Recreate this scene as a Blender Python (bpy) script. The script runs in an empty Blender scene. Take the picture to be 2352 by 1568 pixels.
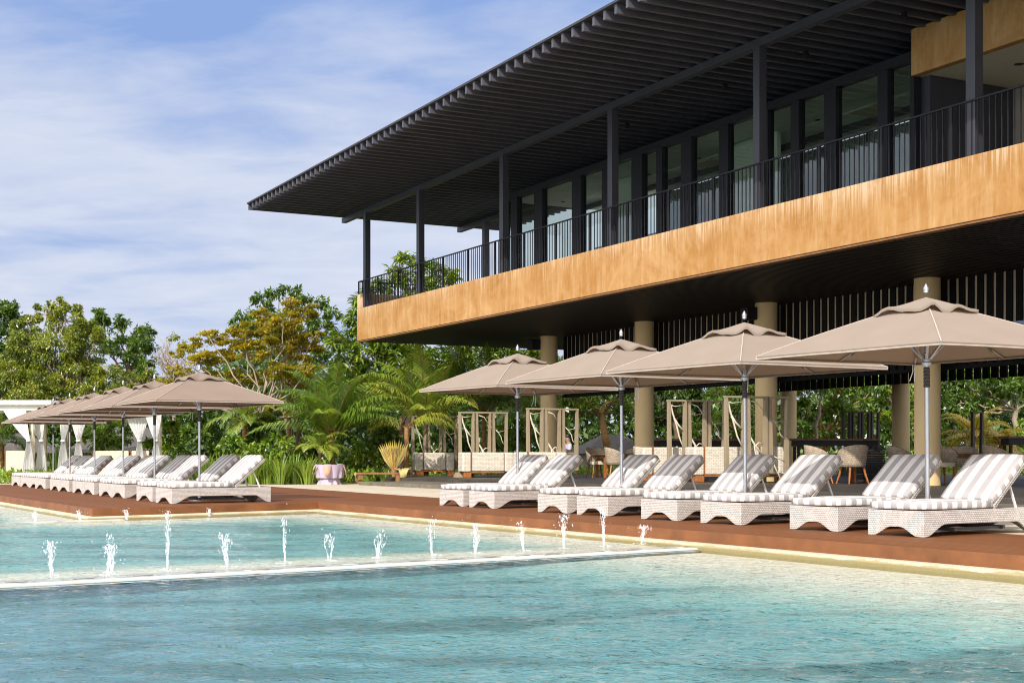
import bpy, bmesh, math, random
import numpy as np
from mathutils import Vector, Matrix, Euler
R = math.radians
PI = math.pi
sc = bpy.context.scene
COL = sc.collection

# ------------------------------------------------------------------ camera, sky, sun, exposure
F, CX, HY, H = 3267.0, 1176.0, 1047.0, 0.88
cam_d = bpy.data.cameras.new("camera"); cam = bpy.data.objects.new("camera", cam_d); COL.objects.link(cam)
cam.location = (0, 0, H); cam.rotation_euler = (R(90), 0, 0)
cam_d.sensor_width = 36; cam_d.lens = F / 2352 * 36; cam_d.shift_y = (HY - 784) / 2352
cam_d.clip_end = 3000; cam_d.clip_start = 0.05
sc.camera = cam
sc.view_settings.view_transform = 'Standard'; sc.view_settings.look = 'None'
sc.view_settings.exposure = 0.36; sc.view_settings.gamma = 1
sc.cycles.use_denoising = True; sc.cycles.filter_width = 1.05
sc.cycles.max_bounces = 8; sc.cycles.transparent_max_bounces = 16
sc.cycles.caustics_reflective = False; sc.cycles.caustics_refractive = False
sc.cycles.sample_clamp_indirect = 6

EL = R(33.5); sh = Vector((-0.33, -0.944)).normalized()
SUN = Vector((sh.x * math.cos(EL), sh.y * math.cos(EL), math.sin(EL)))
ld = bpy.data.lights.new("sun", 'SUN'); lo = bpy.data.objects.new("sun", ld); COL.objects.link(lo)
ld.energy = 3.4; ld.angle = R(0.53); ld.color = (1.0, 0.95, 0.885)
lo.rotation_euler = (-SUN).to_track_quat('-Z', 'Y').to_euler(); lo.location = (-30, -25, 40)

class NT:
    def __init__(s, tree): s.t = tree; s.t.nodes.clear()
    def n(s, typ, **kw):
        nd = s.t.nodes.new(typ)
        for k, v in kw.items():
            if k.startswith('i_'):
                key = k[2:]
                key = int(key) if key.isdigit() else key.replace('_', ' ')
                nd.inputs[key].default_value = v
            else: setattr(nd, k, v)
        return nd
    def l(s, a, b):
        s.t.links.new(a, b)
    def math(s, op, a, b=None, c=None):
        nd = s.n('ShaderNodeMath', operation=op)
        for i, v in enumerate((a, b, c)):
            if v is None: continue
            if hasattr(v, 'links'): s.l(v, nd.inputs[i])
            else: nd.inputs[i].default_value = v
        return nd.outputs[0]
    def ramp(s, fac, stops, interp='LINEAR'):
        nd = s.n('ShaderNodeValToRGB'); cr = nd.color_ramp; cr.interpolation = interp
        while len(cr.elements) < len(stops): cr.elements.new(0.5)
        for e, (p, c) in zip(cr.elements, stops):
            e.position = p; e.color = (c, c, c, 1) if isinstance(c, (int, float)) else (*c, 1)
        s.l(fac, nd.inputs[0]); return nd.outputs[0]
    def mix(s, fac, a, b, blend='MIX'):
        nd = s.n('ShaderNodeMix', data_type='RGBA', blend_type=blend, clamp_factor=True)
        for sock, v in ((nd.inputs[0], fac), (nd.inputs[6], a), (nd.inputs[7], b)):
            if hasattr(v, 'links'): s.l(v, sock)
            else: sock.default_value = v if isinstance(v, (int, float)) else (*v, 1)
        return nd.outputs[2]
    def noise(s, vec, scale, detail=4, rough=0.5, dist=0.0):
        nd = s.n('ShaderNodeTexNoise'); nd.inputs['Scale'].default_value = scale
        nd.inputs['Detail'].default_value = detail; nd.inputs['Roughness'].default_value = rough
        nd.inputs['Distortion'].default_value = dist
        if vec is not None: s.l(vec, nd.inputs['Vector'])
        return nd.outputs['Fac']
    def mapping(s, vec, scale=(1, 1, 1), rot=(0, 0, 0), loc=(0, 0, 0)):
        nd = s.n('ShaderNodeMapping'); nd.inputs['Scale'].default_value = scale
        nd.inputs['Rotation'].default_value = rot; nd.inputs['Location'].default_value = loc
        s.l(vec, nd.inputs['Vector']); return nd.outputs[0]
    def bump(s, h, strength=0.3, dist=0.01):
        nd = s.n('ShaderNodeBump'); nd.inputs['Strength'].default_value = strength
        nd.inputs['Distance'].default_value = dist; s.l(h, nd.inputs['Height']); return nd.outputs[0]

world = bpy.data.worlds.new("World"); sc.world = world; world.use_nodes = True
w = NT(world.node_tree)
sky = w.n('ShaderNodeTexSky', sky_type='NISHITA', sun_disc=False)
sky.sun_elevation = EL; sky.sun_rotation = math.atan2(SUN.x, SUN.y)
sky.air_density = 1.0; sky.dust_density = 0.6; sky.ozone_density = 1.6
tc = w.n('ShaderNodeTexCoord'); sep = w.n('ShaderNodeSeparateXYZ'); w.l(tc.outputs['Generated'], sep.inputs[0])
zz = w.math('ADD', w.math('MAXIMUM', sep.outputs[2], 0.0), 0.16)
cmb = w.n('ShaderNodeCombineXYZ')
w.l(w.math('DIVIDE', sep.outputs[0], zz), cmb.inputs[0]); w.l(w.math('DIVIDE', sep.outputs[1], zz), cmb.inputs[1])
cv = w.mapping(cmb.outputs[0], scale=(1.0, 1.5, 1.0), rot=(0, 0, R(12)), loc=(3.7, 1.3, 0))
n1 = w.noise(cv, 0.85, 9, 0.54, 0.25)
n2 = w.noise(cv, 3.4, 7, 0.58, 0.3)
cl = w.math('ADD', w.math('MULTIPLY', n1, 0.70), w.math('MULTIPLY', n2, 0.30))
# thin veil thickening towards the horizon
low = w.math('SUBTRACT', 1.0, w.math('MULTIPLY', w.math('MAXIMUM', sep.outputs[2], 0.0), 3.2))
veil = w.math('MULTIPLY', w.math('MAXIMUM', low, 0.0), 0.13)
cm = w.ramp(w.math('ADD', cl, veil), [(0.36, 0.0), (0.46, 0.42), (0.56, 0.82), (0.68, 1.0)])
ccol = w.mix(n2, (5.1, 5.6, 6.9), (7.0, 7.25, 7.9))
skyc = w.mix(0.85, sky.outputs[0], (1.95, 3.2, 6.5))
fin0 = w.mix(w.math('ADD', w.math('MULTIPLY', cm, 0.84), 0.08), skyc, ccol)
# sky glow raised around the sun, behind the camera, to fill the shadows
vd = w.n('ShaderNodeVectorMath', operation='DOT_PRODUCT'); w.l(tc.outputs['Generated'], vd.inputs[0]); vd.inputs[1].default_value = SUN
glow = w.math('POWER', w.math('MAXIMUM', w.math('ADD', w.math('MULTIPLY', vd.outputs['Value'], 0.8), 0.2), 0.0), 1.6)
fin = w.mix(glow, fin0, (20.5, 20.2, 20.6))
bg = w.n('ShaderNodeBackground'); bg.inputs[1].default_value = 0.094; w.l(fin, bg.inputs[0])
wo = w.n('ShaderNodeOutputWorld'); w.l(bg.outputs[0], wo.inputs[0])

# ------------------------------------------------------------------ helpers
def W(x, y, Y):                       # image position + distance -> world
    return Vector(((x - CX) / F * Y, Y, H + (HY - y) / F * Y))
def G(x, y, z=0.0):                   # image position on the plane at height z -> world
    Y = F * (H - z) / (y - HY)
    return Vector(((x - CX) / F * Y, Y, z))
def tag(o, label, cat, group=None, kind=None):
    if label: o["label"] = label
    if cat: o["category"] = cat
    if group: o["group"] = group
    if kind: o["kind"] = kind
    return o
def empty(name, loc=(0, 0, 0), rz=0.0, label=None, cat=None, group=None):
    o = bpy.data.objects.new(name, None); COL.objects.link(o); o.empty_display_size = 0.1
    o.location = loc; o.rotation_euler = (0, 0, rz); tag(o, label, cat, group); return o
def copy_tree(o, parent=None):
    c = o.copy(); COL.objects.link(c)
    if parent: c.parent = parent
    for ch in [x for x in bpy.data.objects if x.parent == o and x is not c]: copy_tree(ch, c)
    return c
def subtree(root):
    kids = {}
    for o in bpy.data.objects:
        if o.parent: kids.setdefault(o.parent.name, []).append(o)
    return kids
def dup(root, loc, rz, kids):
    def rec(o, par):
        c = o.copy(); COL.objects.link(c)
        if par: c.parent = par
        for ch in kids.get(o.name, []): rec(ch, c)
        return c
    c = rec(root, None); c.location = loc; c.rotation_euler = (0, 0, rz); return c

class MB:
    def __init__(s): s.v = []; s.f = []; s.uv = []
    def add(s, vs, fs, uvs=None):
        b = len(s.v); s.v.extend([tuple(p) for p in vs])
        for i, f in enumerate(fs):
            s.f.append([b + k for k in f]); s.uv.append(uvs[i] if uvs else None)
        return s
    def box(s, c, d, M=None):
        x, y, z = d[0] / 2, d[1] / 2, d[2] / 2; c = Vector(c)
        vs = [Vector((sx * x, sy * y, sz * z)) for sx in (-1, 1) for sy in (-1, 1) for sz in (-1, 1)]
        if M is not None: vs = [M @ p for p in vs]
        return s.add([c + p for p in vs], [(0, 1, 3, 2), (4, 6, 7, 5), (0, 4, 5, 1), (2, 3, 7, 6), (0, 2, 6, 4), (1, 5, 7, 3)])
    def span(s, lo, hi):
        return s.box([(a + b) / 2 for a, b in zip(lo, hi)], [abs(b - a) for a, b in zip(lo, hi)])
    def bar(s, p, q, wd, dp=None, up=(0, 0, 1)):
        p, q = Vector(p), Vector(q); d = q - p; L = d.length
        if L < 1e-6: return s
        x = d / L; u = Vector(up)
        if abs(x.dot(u)) > 0.98: u = Vector((0, 1, 0))
        y = u.cross(x).normalized(); z = x.cross(y)
        M = Matrix((x, y, z)).transposed()
        return s.box((p + q) / 2, (L, wd, dp or wd), M)
    def tube(s, pts, rad, n=8, caps=True):
        pts = [Vector(p) for p in pts]
        if not hasattr(rad, '__len__'): rad = [rad] * len(pts)
        vs = []; prev = None
        for i, p in enumerate(pts):
            d = (pts[min(i + 1, len(pts) - 1)] - pts[max(i - 1, 0)])
            d = d.normalized() if d.length > 1e-9 else Vector((0, 0, 1))
            a = prev if prev is not None else (Vector((0, 0, 1)) if abs(d.z) < 0.9 else Vector((1, 0, 0)))
            a = (a - d * a.dot(d))
            a = a.normalized() if a.length > 1e-6 else d.orthogonal().normalized()
            b = d.cross(a); prev = a
            for k in range(n):
                t = 2 * PI * k / n; vs.append(p + (a * math.cos(t) + b * math.sin(t)) * rad[i])
        fs = []
        for i in range(len(pts) - 1):
            for k in range(n):
                k2 = (k + 1) % n; fs.append((i * n + k, i * n + k2, (i + 1) * n + k2, (i + 1) * n + k))
        if caps:
            fs.append(tuple(reversed(range(n)))); fs.append(tuple((len(pts) - 1) * n + k for k in range(n)))
        return s.add(vs, fs)
    def lathe(s, prof, n=20, c=(0, 0, 0)):
        return s.tube([Vector(c) + Vector((0, 0, z)) for r, z in prof], [max(r, 1e-4) for r, z in prof], n)
    def prism(s, poly, z0, z1):
        n = len(poly); vs = [(p[0], p[1], z0) for p in poly] + [(p[0], p[1], z1) for p in poly]
        fs = [tuple(reversed(range(n))), tuple(range(n, 2 * n))]
        fs += [(i, (i + 1) % n, n + (i + 1) % n, n + i) for i in range(n)]
        return s.add(vs, fs)
    def panel(s, poly, o, ax, ay, th):   # 2D outline in the plane (ax, ay) at o, thickness th
        o, ax, ay = Vector(o), Vector(ax), Vector(ay); nz = ax.cross(ay).normalized() * th; n = len(poly)
        vs = [o + ax * p[0] + ay * p[1] for p in poly]; vs += [q + nz for q in vs]
        fs = [tuple(reversed(range(n))), tuple(range(n, 2 * n))]
        fs += [(i, (i + 1) % n, n + (i + 1) % n, n + i) for i in range(n)]
        return s.add(vs, fs)
    def ico(s, c, r, sub=1, sq=(1, 1, 1)):
        bm = bmesh.new(); bmesh.ops.create_icosphere(bm, subdivisions=sub, radius=1.0)
        vs = [Vector(c) + Vector((p.co.x * r * sq[0], p.co.y * r * sq[1], p.co.z * r * sq[2])) for p in bm.verts]
        fs = [tuple(q.index for q in f.verts) for f in bm.faces]; bm.free(); return s.add(vs, fs)
    def build(s, name, m, parent=None, smooth=False, bevel=0.0, solid=0.0, flipfix=True, boxuv=False):
        me = bpy.data.meshes.new(name); me.from_pydata(s.v, [], s.f)
        if any(u is not None for u in s.uv):
            ul = me.uv_layers.new(name='UVMap'); i = 0
            for u, f in zip(s.uv, s.f):
                for k in range(len(f)):
                    if u is not None: ul.data[i].uv = u[k]
                    i += 1
        if flipfix:
            bm = bmesh.new(); bm.from_mesh(me); bmesh.ops.recalc_face_normals(bm, faces=bm.faces); bm.to_mesh(me); bm.free()
        if boxuv: box_uv(me)
        me.materials.append(m)
        if smooth:
            me.polygons.foreach_set('use_smooth', [True] * len(me.polygons))
            if smooth != 'all': me.set_sharp_from_angle(angle=R(40))
        o = bpy.data.objects.new(name, me); COL.objects.link(o)
        if parent: o.parent = parent
        if bevel:
            b = o.modifiers.new('bevel', 'BEVEL'); b.width = bevel; b.segments = 2; b.limit_method = 'ANGLE'; b.angle_limit = R(50)
        if solid:
            b = o.modifiers.new('solid', 'SOLIDIFY'); b.thickness = solid; b.offset = 0
        return o
def box_uv(me):
    ul = me.uv_layers.get('UVMap') or me.uv_layers.new(name='UVMap')
    for p in me.polygons:
        n = p.normal; a = max(range(3), key=lambda k: abs(n[k]))
        for li in p.loop_indices:
            c = me.vertices[me.loops[li].vertex_index].co
            ul.data[li].uv = ((c.y, c.z), (c.x, c.z), (c.x, c.y))[a]
def np_mesh(name, verts, faces, m, parent=None, attrs=None, smooth=False):
    me = bpy.data.meshes.new(name); verts = np.asarray(verts, dtype=np.float32); faces = np.asarray(faces, dtype=np.int32)
    k = faces.shape[1]
    me.vertices.add(len(verts)); me.vertices.foreach_set('co', verts.ravel())
    me.loops.add(faces.size); me.loops.foreach_set('vertex_index', faces.ravel())
    me.polygons.add(len(faces)); me.polygons.foreach_set('loop_start', np.arange(len(faces), dtype=np.int32) * k)
    me.update(calc_edges=True)
    if smooth: me.polygons.foreach_set('use_smooth', np.ones(len(faces), dtype=bool))
    for an, av in (attrs or {}).items():
        at = me.attributes.new(an, 'FLOAT', 'POINT'); at.data.foreach_set('value', np.asarray(av, dtype=np.float32))
    me.materials.append(m); me.validate()
    o = bpy.data.objects.new(name, me); COL.objects.link(o)
    if parent: o.parent = parent
    return o

# ------------------------------------------------------------------ materials
def mat(name, col, rough=0.6, var=0.12, scale=3.0, bump=0.0, bscale=40.0, metal=0.0, spec=0.5, stretch=(1, 1, 1), coords='Object'):
    m = bpy.data.materials.new(name); m.use_nodes = True; t = NT(m.node_tree)
    out = t.n('ShaderNodeOutputMaterial'); p = t.n('ShaderNodeBsdfPrincipled'); t.l(p.outputs[0], out.inputs[0])
    tc = t.n('ShaderNodeTexCoord'); v = t.mapping(tc.outputs[coords], scale=stretch)
    nz = t.noise(v, scale, 6, 0.6)
    dk = tuple(c * (1 - var * 1.6) for c in col); lt = tuple(min(1, c * (1 + var * 1.3)) for c in col)
    t.l(t.ramp(nz, [(0.25, dk), (0.5, col), (0.75, lt)]), p.inputs['Base Color'])
    p.inputs['Roughness'].default_value = rough; p.inputs['Metallic'].default_value = metal
    p.inputs['Specular IOR Level'].default_value = spec
    if bump:
        t.l(t.bump(t.noise(v, bscale, 4, 0.6), bump, 0.01), p.inputs['Normal'])
    return m
def newmat(name):
    m = bpy.data.materials.new(name); m.use_nodes = True; t = NT(m.node_tree)
    out = t.n('ShaderNodeOutputMaterial'); p = t.n('ShaderNodeBsdfPrincipled'); t.l(p.outputs[0], out.inputs[0])
    return m, t, p, out
M = {}
M['steel'] = mat('dark_grey_steel', (0.036, 0.036, 0.044), 0.45, 0.1, 2, 0.05, 60)
M['rail'] = mat('black_rail_paint', (0.014, 0.014, 0.017), 0.5, 0.1, spec=0.25)
M['joist'] = mat('charcoal_joist', (0.075, 0.073, 0.088), 0.5, 0.15, 1.5, 0.1, 30)
M['roofsheet'] = mat('roof_sheet', (0.035, 0.034, 0.042), 0.55, 0.15)
M['louvre'] = mat('black_louvre', (0.007, 0.0065, 0.0065), 0.7, 0.2, spec=0.12); M['backing'] = mat('tan_backing_boards', (0.50, 0.40, 0.27), 0.8, 0.2, 2, stretch=(3, 3, .4))
M['column'] = mat('ochre_render_column', (0.74, 0.55, 0.28), 0.8, 0.07, 1.6, 0.15, 90, stretch=(1, 1, 0.35))
M['ceiling'] = mat('pale_ceiling', (0.80, 0.81, 0.74), 0.8, 0.03)
M['soffit'] = mat('cream_soffit', (0.66, 0.58, 0.42), 0.8, 0.03)
M['taupe'] = mat('taupe_wall', (0.30, 0.25, 0.19), 0.8, 0.12, 2)
M['terrace'] = mat('dark_stone_floor', (0.062, 0.052, 0.043), 0.5, 0.3, 1.3, 0.1, 30)
M['step'] = mat('weathered_step_stone', (0.16, 0.14, 0.10), 0.7, 0.3, 2.5, 0.3, 40)
M['paving'] = mat('sand_paving', (0.55, 0.47, 0.35), 0.85, 0.10, 1.2, 0.2, 60)
M['soil'] = mat('garden_soil', (0.07, 0.055, 0.03), 0.95, 0.3, 2, 0.4, 20)
M['alu'] = mat('brushed_aluminium', (0.46, 0.46, 0.475), 0.3, 0.05, 5, metal=0.9)
M['alud'] = mat('dark_collar', (0.06, 0.06, 0.06), 0.45, 0.1)
M['white'] = mat('white_paint', (0.80, 0.78, 0.74), 0.5, 0.03)
M['teak'] = mat('orange_teak', (0.36, 0.125, 0.028), 0.45, 0.25, 3, stretch=(1, 1, 8))
M['teakd'] = mat('brown_teak', (0.26, 0.12, 0.045), 0.5, 0.25, 3)
M['screen'] = mat('khaki_timber_frame', (0.33, 0.26, 0.165), 0.65, 0.1, 3)
M['screend'] = mat('dark_timber_frame', (0.075, 0.062, 0.05), 0.65, 0.1, 3)
M['branch'] = mat('bleached_branch', (0.72, 0.64, 0.50), 0.8, 0.12, 6)
M['trunk'] = mat('pale_bark', (0.33, 0.26, 0.19), 0.9, 0.35, 4, 0.6, 18, stretch=(1, 1, 0.4))
M['trunkb'] = mat('brown_bark', (0.17, 0.105, 0.06), 0.9, 0.35, 4, 0.6, 18, stretch=(1, 1, 0.4))
M['palmtrunk'] = mat('orange_palm_trunk', (0.30, 0.16, 0.055), 0.85, 0.3, 3, 0.4, 14, stretch=(1, 1, 3))
M['skin'] = mat('skin', (0.40, 0.23, 0.15), 0.55, 0.04)
M['hair'] = mat('dark_hair', (0.02, 0.015, 0.012), 0.5, 0.1)
M['lavender'] = mat('lavender_cloth', (0.50, 0.42, 0.54), 0.8, 0.06, 4, 0.3, 12)
M['peach'] = mat('peach_cloth', (0.56, 0.33, 0.22), 0.8, 0.06, 4, 0.3, 12)
M['lilac'] = mat('lilac_shirt', (0.52, 0.49, 0.62), 0.8, 0.05)
M['dark'] = mat('dark_trousers', (0.03, 0.03, 0.035), 0.8, 0.1)
M['black'] = mat('black_weave', (0.013, 0.012, 0.012), 0.5, 0.3, 20, 0.4, 60)
M['shingle'] = mat('brown_shingle', (0.10, 0.085, 0.075), 0.85, 0.35, 6, 0.5, 30, stretch=(1, 1, 5))
M['glassware'] = mat('clear_glassware', (0.6, 0.62, 0.65), 0.1, 0.02, spec=0.8)
M['yellowcloth'] = mat('yellow_towel', (0.42, 0.36, 0.14), 0.9, 0.15, 5)

def weave_mat(name, c0, c1, su, sv, bs=0.5, rough=0.65):
    m, t, p, out = newmat(name); uv = t.n('ShaderNodeUVMap')
    sp = t.n('ShaderNodeSeparateXYZ'); t.l(uv.outputs[0], sp.inputs[0])
    u = t.math('MULTIPLY', sp.outputs[0], su); v = t.math('MULTIPLY', sp.outputs[1], sv)
    row = t.math('FLOOR', v)
    uo = t.math('ADD', u, t.math('MULTIPLY', row, 0.5))
    fu = t.math('SUBTRACT', t.math('FRACT', uo), 0.5); fv = t.math('SUBTRACT', t.math('FRACT', v), 0.5)
    hu = t.math('SUBTRACT', 1.0, t.math('MULTIPLY', t.math('MULTIPLY', fu, fu), 4.0))
    hv = t.math('SUBTRACT', 1.0, t.math('MULTIPLY', t.math('MULTIPLY', fv, fv), 4.0))
    h = t.math('MULTIPLY', t.math('POWER', hu, 0.5), t.math('POWER', hv, 0.5))
    wn = t.n('ShaderNodeTexWhiteNoise', noise_dimensions='2D'); cb = t.n('ShaderNodeCombineXYZ')
    t.l(t.math('FLOOR', uo), cb.inputs[0]); t.l(row, cb.inputs[1]); t.l(cb.outputs[0], wn.inputs[0])
    tco = t.n('ShaderNodeTexCoord'); big = t.noise(tco.outputs['Object'], 5, 3)
    strand = t.mix(t.math('ADD', t.math('MULTIPLY', wn.outputs[0], 0.6), t.math('MULTIPLY', big, 0.4)), tuple(c * 0.74 for c in c0), tuple(min(1, c * 1.12) for c in c0))
    t.l(t.mix(t.ramp(h, [(0.12, 0.0), (0.45, 1.0)]), c1, strand), p.inputs['Base Color'])
    p.inputs['Roughness'].default_value = rough
    t.l(t.bump(h, bs, 0.01), p.inputs['Normal']); return m
M['wicker'] = weave_mat('cream_wicker', (0.61, 0.56, 0.51), (0.20, 0.16, 0.13), 30, 44, 0.6)
M['wickers'] = weave_mat('sofa_rope_weave', (0.78, 0.70, 0.57), (0.30, 0.24, 0.17), 10, 24)
M['wickerc'] = weave_mat('tan_chair_weave', (0.46, 0.36, 0.25), (0.10, 0.07, 0.045), 20, 20)

def stripe_mat():
    m, t, p, out = newmat('striped_canvas'); uv = t.n('ShaderNodeUVMap')
    sp = t.n('ShaderNodeSeparateXYZ'); t.l(uv.outputs[0], sp.inputs[0])
    f = t.math('FRACT', sp.outputs[0])
    msk = t.math('LESS_THAN', f, 0.5)
    tco = t.n('ShaderNodeTexCoord'); nz = t.noise(tco.outputs['Object'], 6, 4); fine = t.noise(tco.outputs['Object'], 220, 2)
    wh = t.mix(nz, (0.74, 0.69, 0.63), (0.83, 0.79, 0.74)); gr = t.mix(nz, (0.375, 0.35, 0.345), (0.435, 0.41, 0.40))
    t.l(t.mix(msk, wh, gr), p.inputs['Base Color']); p.inputs['Roughness'].default_value = 0.85
    p.inputs['Specular IOR Level'].default_value = 0.2
    t.l(t.bump(t.math('ADD', t.math('MULTIPLY', nz, 2.0), t.math('MULTIPLY', fine, 0.25)), 0.35, 0.02), p.inputs['Normal']); return m
M['stripe'] = stripe_mat()

def cloth_mat(name, col, tr=0.25, trc=None, bs=0.1):
    m = bpy.data.materials.new(name); m.use_nodes = True; t = NT(m.node_tree)
    out = t.n('ShaderNodeOutputMaterial'); tco = t.n('ShaderNodeTexCoord')
    nz = t.noise(tco.outputs['Object'], 2.2, 5); fine = t.noise(tco.outputs['Object'], 14, 3)
    c = t.mix(nz, tuple(k * 0.9 for k in col), tuple(min(1, k * 1.08) for k in col))
    d = t.n('ShaderNodeBsdfDiffuse'); d.inputs['Roughness'].default_value = 0.5; tl = t.n('ShaderNodeBsdfTranslucent'); mx = t.n('ShaderNodeMixShader')
    t.l(c, d.inputs[0])
    if trc: tl.inputs[0].default_value = (*trc, 1)
    else: t.l(c, tl.inputs[0])
    bn = t.bump(fine, bs, 0.02); t.l(bn, d.inputs['Normal'])
    mx.inputs[0].default_value = tr; t.l(d.outputs[0], mx.inputs[1]); t.l(tl.outputs[0], mx.inputs[2]); t.l(mx.outputs[0], out.inputs[0]); return m
M['canopy'] = cloth_mat('taupe_canopy_cloth', (0.295, 0.24, 0.195), 0.16, (0.36, 0.20, 0.10)); M['canopyl'] = cloth_mat('dark_canopy_cloth', (0.265, 0.205, 0.165), 0.14, (0.26, 0.15, 0.08))
M['curtain'] = cloth_mat('white_sheer_curtain', (0.85, 0.84, 0.82), 0.3)

LB = 1.42
def leaf_mat(name, cols, tr=0.35, gloss=0.07):
    m = bpy.data.materials.new(name); m.use_nodes = True; t = NT(m.node_tree)
    out = t.n('ShaderNodeOutputMaterial'); a = t.n('ShaderNodeAttribute', attribute_name='rnd')
    cols = [(min(.8, k[0] * LB * 1.06), min(.8, k[1] * LB), k[2] * LB) for k in cols]
    n = len(cols); c = t.ramp(a.outputs['Fac'], [(i / max(1, n - 1), k) for i, k in enumerate(cols)])
    d = t.n('ShaderNodeBsdfDiffuse'); tl = t.n('ShaderNodeBsdfTranslucent'); mx = t.n('ShaderNodeMixShader'); mx.inputs[0].default_value = tr
    t.l(c, d.inputs[0]); t.l(t.mix(1.0, c, (1.25, 1.2, 0.55), 'MULTIPLY'), tl.inputs[0])
    t.l(d.outputs[0], mx.inputs[1]); t.l(tl.outputs[0], mx.inputs[2])
    g = t.n('ShaderNodeBsdfGlossy'); g.inputs['Roughness'].default_value = 0.38; m2 = t.n('ShaderNodeMixShader'); m2.inputs[0].default_value = gloss
    t.l(mx.outputs[0], m2.inputs[1]); t.l(g.outputs[0], m2.inputs[2]); t.l(m2.outputs[0], out.inputs[0]); return m
L = {}
L['olive'] = leaf_mat('olive_leaf', [(0.05, 0.08, 0.008), (0.12, 0.165, 0.012), (0.20, 0.235, 0.02), (0.30, 0.29, 0.04)])
L['dark'] = leaf_mat('dark_green_leaf', [(0.022, 0.052, 0.007), (0.055, 0.11, 0.010), (0.11, 0.18, 0.02)])
L['mid'] = leaf_mat('fresh_green_leaf', [(0.04, 0.095, 0.007), (0.10, 0.185, 0.012), (0.18, 0.27, 0.025), (0.28, 0.34, 0.05)])
L['bright'] = leaf_mat('bright_green_leaf', [(0.045, 0.10, 0.008), (0.11, 0.19, 0.015), (0.22, 0.31, 0.03)])
L['mango'] = leaf_mat('long_glossy_leaf', [(0.035, 0.08, 0.008), (0.085, 0.155, 0.012), (0.165, 0.235, 0.02), (0.27, 0.31, 0.035)], 0.3, 0.10)
L['amber'] = leaf_mat('amber_leaf', [(0.10, 0.125, 0.012), (0.21, 0.195, 0.016), (0.32, 0.26, 0.02), (0.40, 0.325, 0.04)], 0.35, 0.03)
L['palm'] = leaf_mat('palm_leaflet', [(0.035, 0.085, 0.007), (0.085, 0.165, 0.012), (0.16, 0.25, 0.025), (0.30, 0.33, 0.045)], 0.4, 0.10)
L['palmy'] = leaf_mat('yellow_palm_leaflet', [(0.20, 0.19, 0.02), (0.38, 0.31, 0.03), (0.52, 0.40, 0.05)], 0.4, 0.08)

def two_sided_ior(t, fr, ior):       # the same reflectance from both faces of a thin sheet
    g = t.n('ShaderNodeNewGeometry')
    t.l(t.math('ADD', ior, t.math('MULTIPLY', g.outputs['Backfacing'], 1.0 / ior - ior)), fr.inputs[0])
def glass_mat(name, tint, ior=1.5, rough=0.0, boost=1.0, bumpn=0.0):
    m = bpy.data.materials.new(name); m.use_nodes = True; t = NT(m.node_tree)
    out = t.n('ShaderNodeOutputMaterial'); tr = t.n('ShaderNodeBsdfTransparent'); tr.inputs[0].default_value = (*tint, 1)
    g = t.n('ShaderNodeBsdfGlossy'); g.inputs['Roughness'].default_value = rough
    fr = t.n('ShaderNodeFresnel'); two_sided_ior(t, fr, ior); mx = t.n('ShaderNodeMixShader')
    fac = t.math('MINIMUM', t.math('MULTIPLY', fr.outputs[0], boost), 1.0)
    t.l(fac, mx.inputs[0]); t.l(tr.outputs[0], mx.inputs[1]); t.l(g.outputs[0], mx.inputs[2]); t.l(mx.outputs[0], out.inputs[0]); return m
M['glass'] = glass_mat('window_glass', (0.84, 0.90, 0.85), 1.8)

def fascia_mat(name='ochre_stained_concrete', runs=0.6):
    m, t, p, out = newmat(name); tco = t.n('ShaderNodeTexCoord'); o = tco.outputs['Object']
    sp = t.n('ShaderNodeSeparateXYZ'); t.l(o, sp.inputs[0])
    blot = t.noise(t.mapping(o, scale=(0.6, 0.6, 0.7)), 1.5, 8, 0.68, 0.8)
    st = t.noise(t.mapping(o, scale=(3.2, 3.2, 0.4)), 1.6, 7, 0.7)
    drip = t.noise(t.mapping(o, scale=(9, 9, 0.22)), 1.7, 4, 0.7)
    base = t.ramp(blot, [(0.25, (0.31, 0.138, 0.028)), (0.42, (0.41, 0.20, 0.055)), (0.58, (0.475, 0.255, 0.09)), (0.75, (0.56, 0.335, 0.145))])
    c1 = t.mix(t.ramp(st, [(0.46, 0.0), (0.75, 0.5)]), base, (0.68, 0.47, 0.25))
    # pale lime runs starting at the top edge (z 6.2) and dying out downwards
    hgt = t.math('MULTIPLY', t.math('SUBTRACT', sp.outputs[2], 5.45), 1.33)
    lowf = t.noise(t.mapping(o, scale=(0.35, 0.35, 0.05), loc=(3, 1, 0)), 1.0, 3, 0.6)
    msk = t.math('MULTIPLY', t.ramp(t.math('ADD', t.math('ADD', drip, t.math('MULTIPLY', lowf, 0.5)), t.math('MULTIPLY', hgt, 0.16)), [(0.86, 0.0), (1.02, 1.0)]), t.ramp(hgt, [(0.0, 0.0), (0.85, runs)]))
    c2 = t.mix(msk, c1, (0.75, 0.58, 0.40))
    dk = t.noise(t.mapping(o, scale=(1.2, 1.2, 0.8), loc=(9, 4, 2)), 1.1, 6, 0.7, 0.8)
    c3 = t.mix(t.ramp(dk, [(0.50, 0.0), (0.70, 0.7)]), c2, (0.37, 0.17, 0.04))
    t.l(c3, p.inputs['Base Color']); p.inputs['Roughness'].default_value = 0.75; p.inputs['Specular IOR Level'].default_value = 0.3
    t.l(t.bump(t.noise(o, 25, 5, 0.7), 0.15, 0.01), p.inputs['Normal']); return m
M['fascia'] = fascia_mat(); M['fascia2'] = fascia_mat('ochre_render', 0.0)

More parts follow.
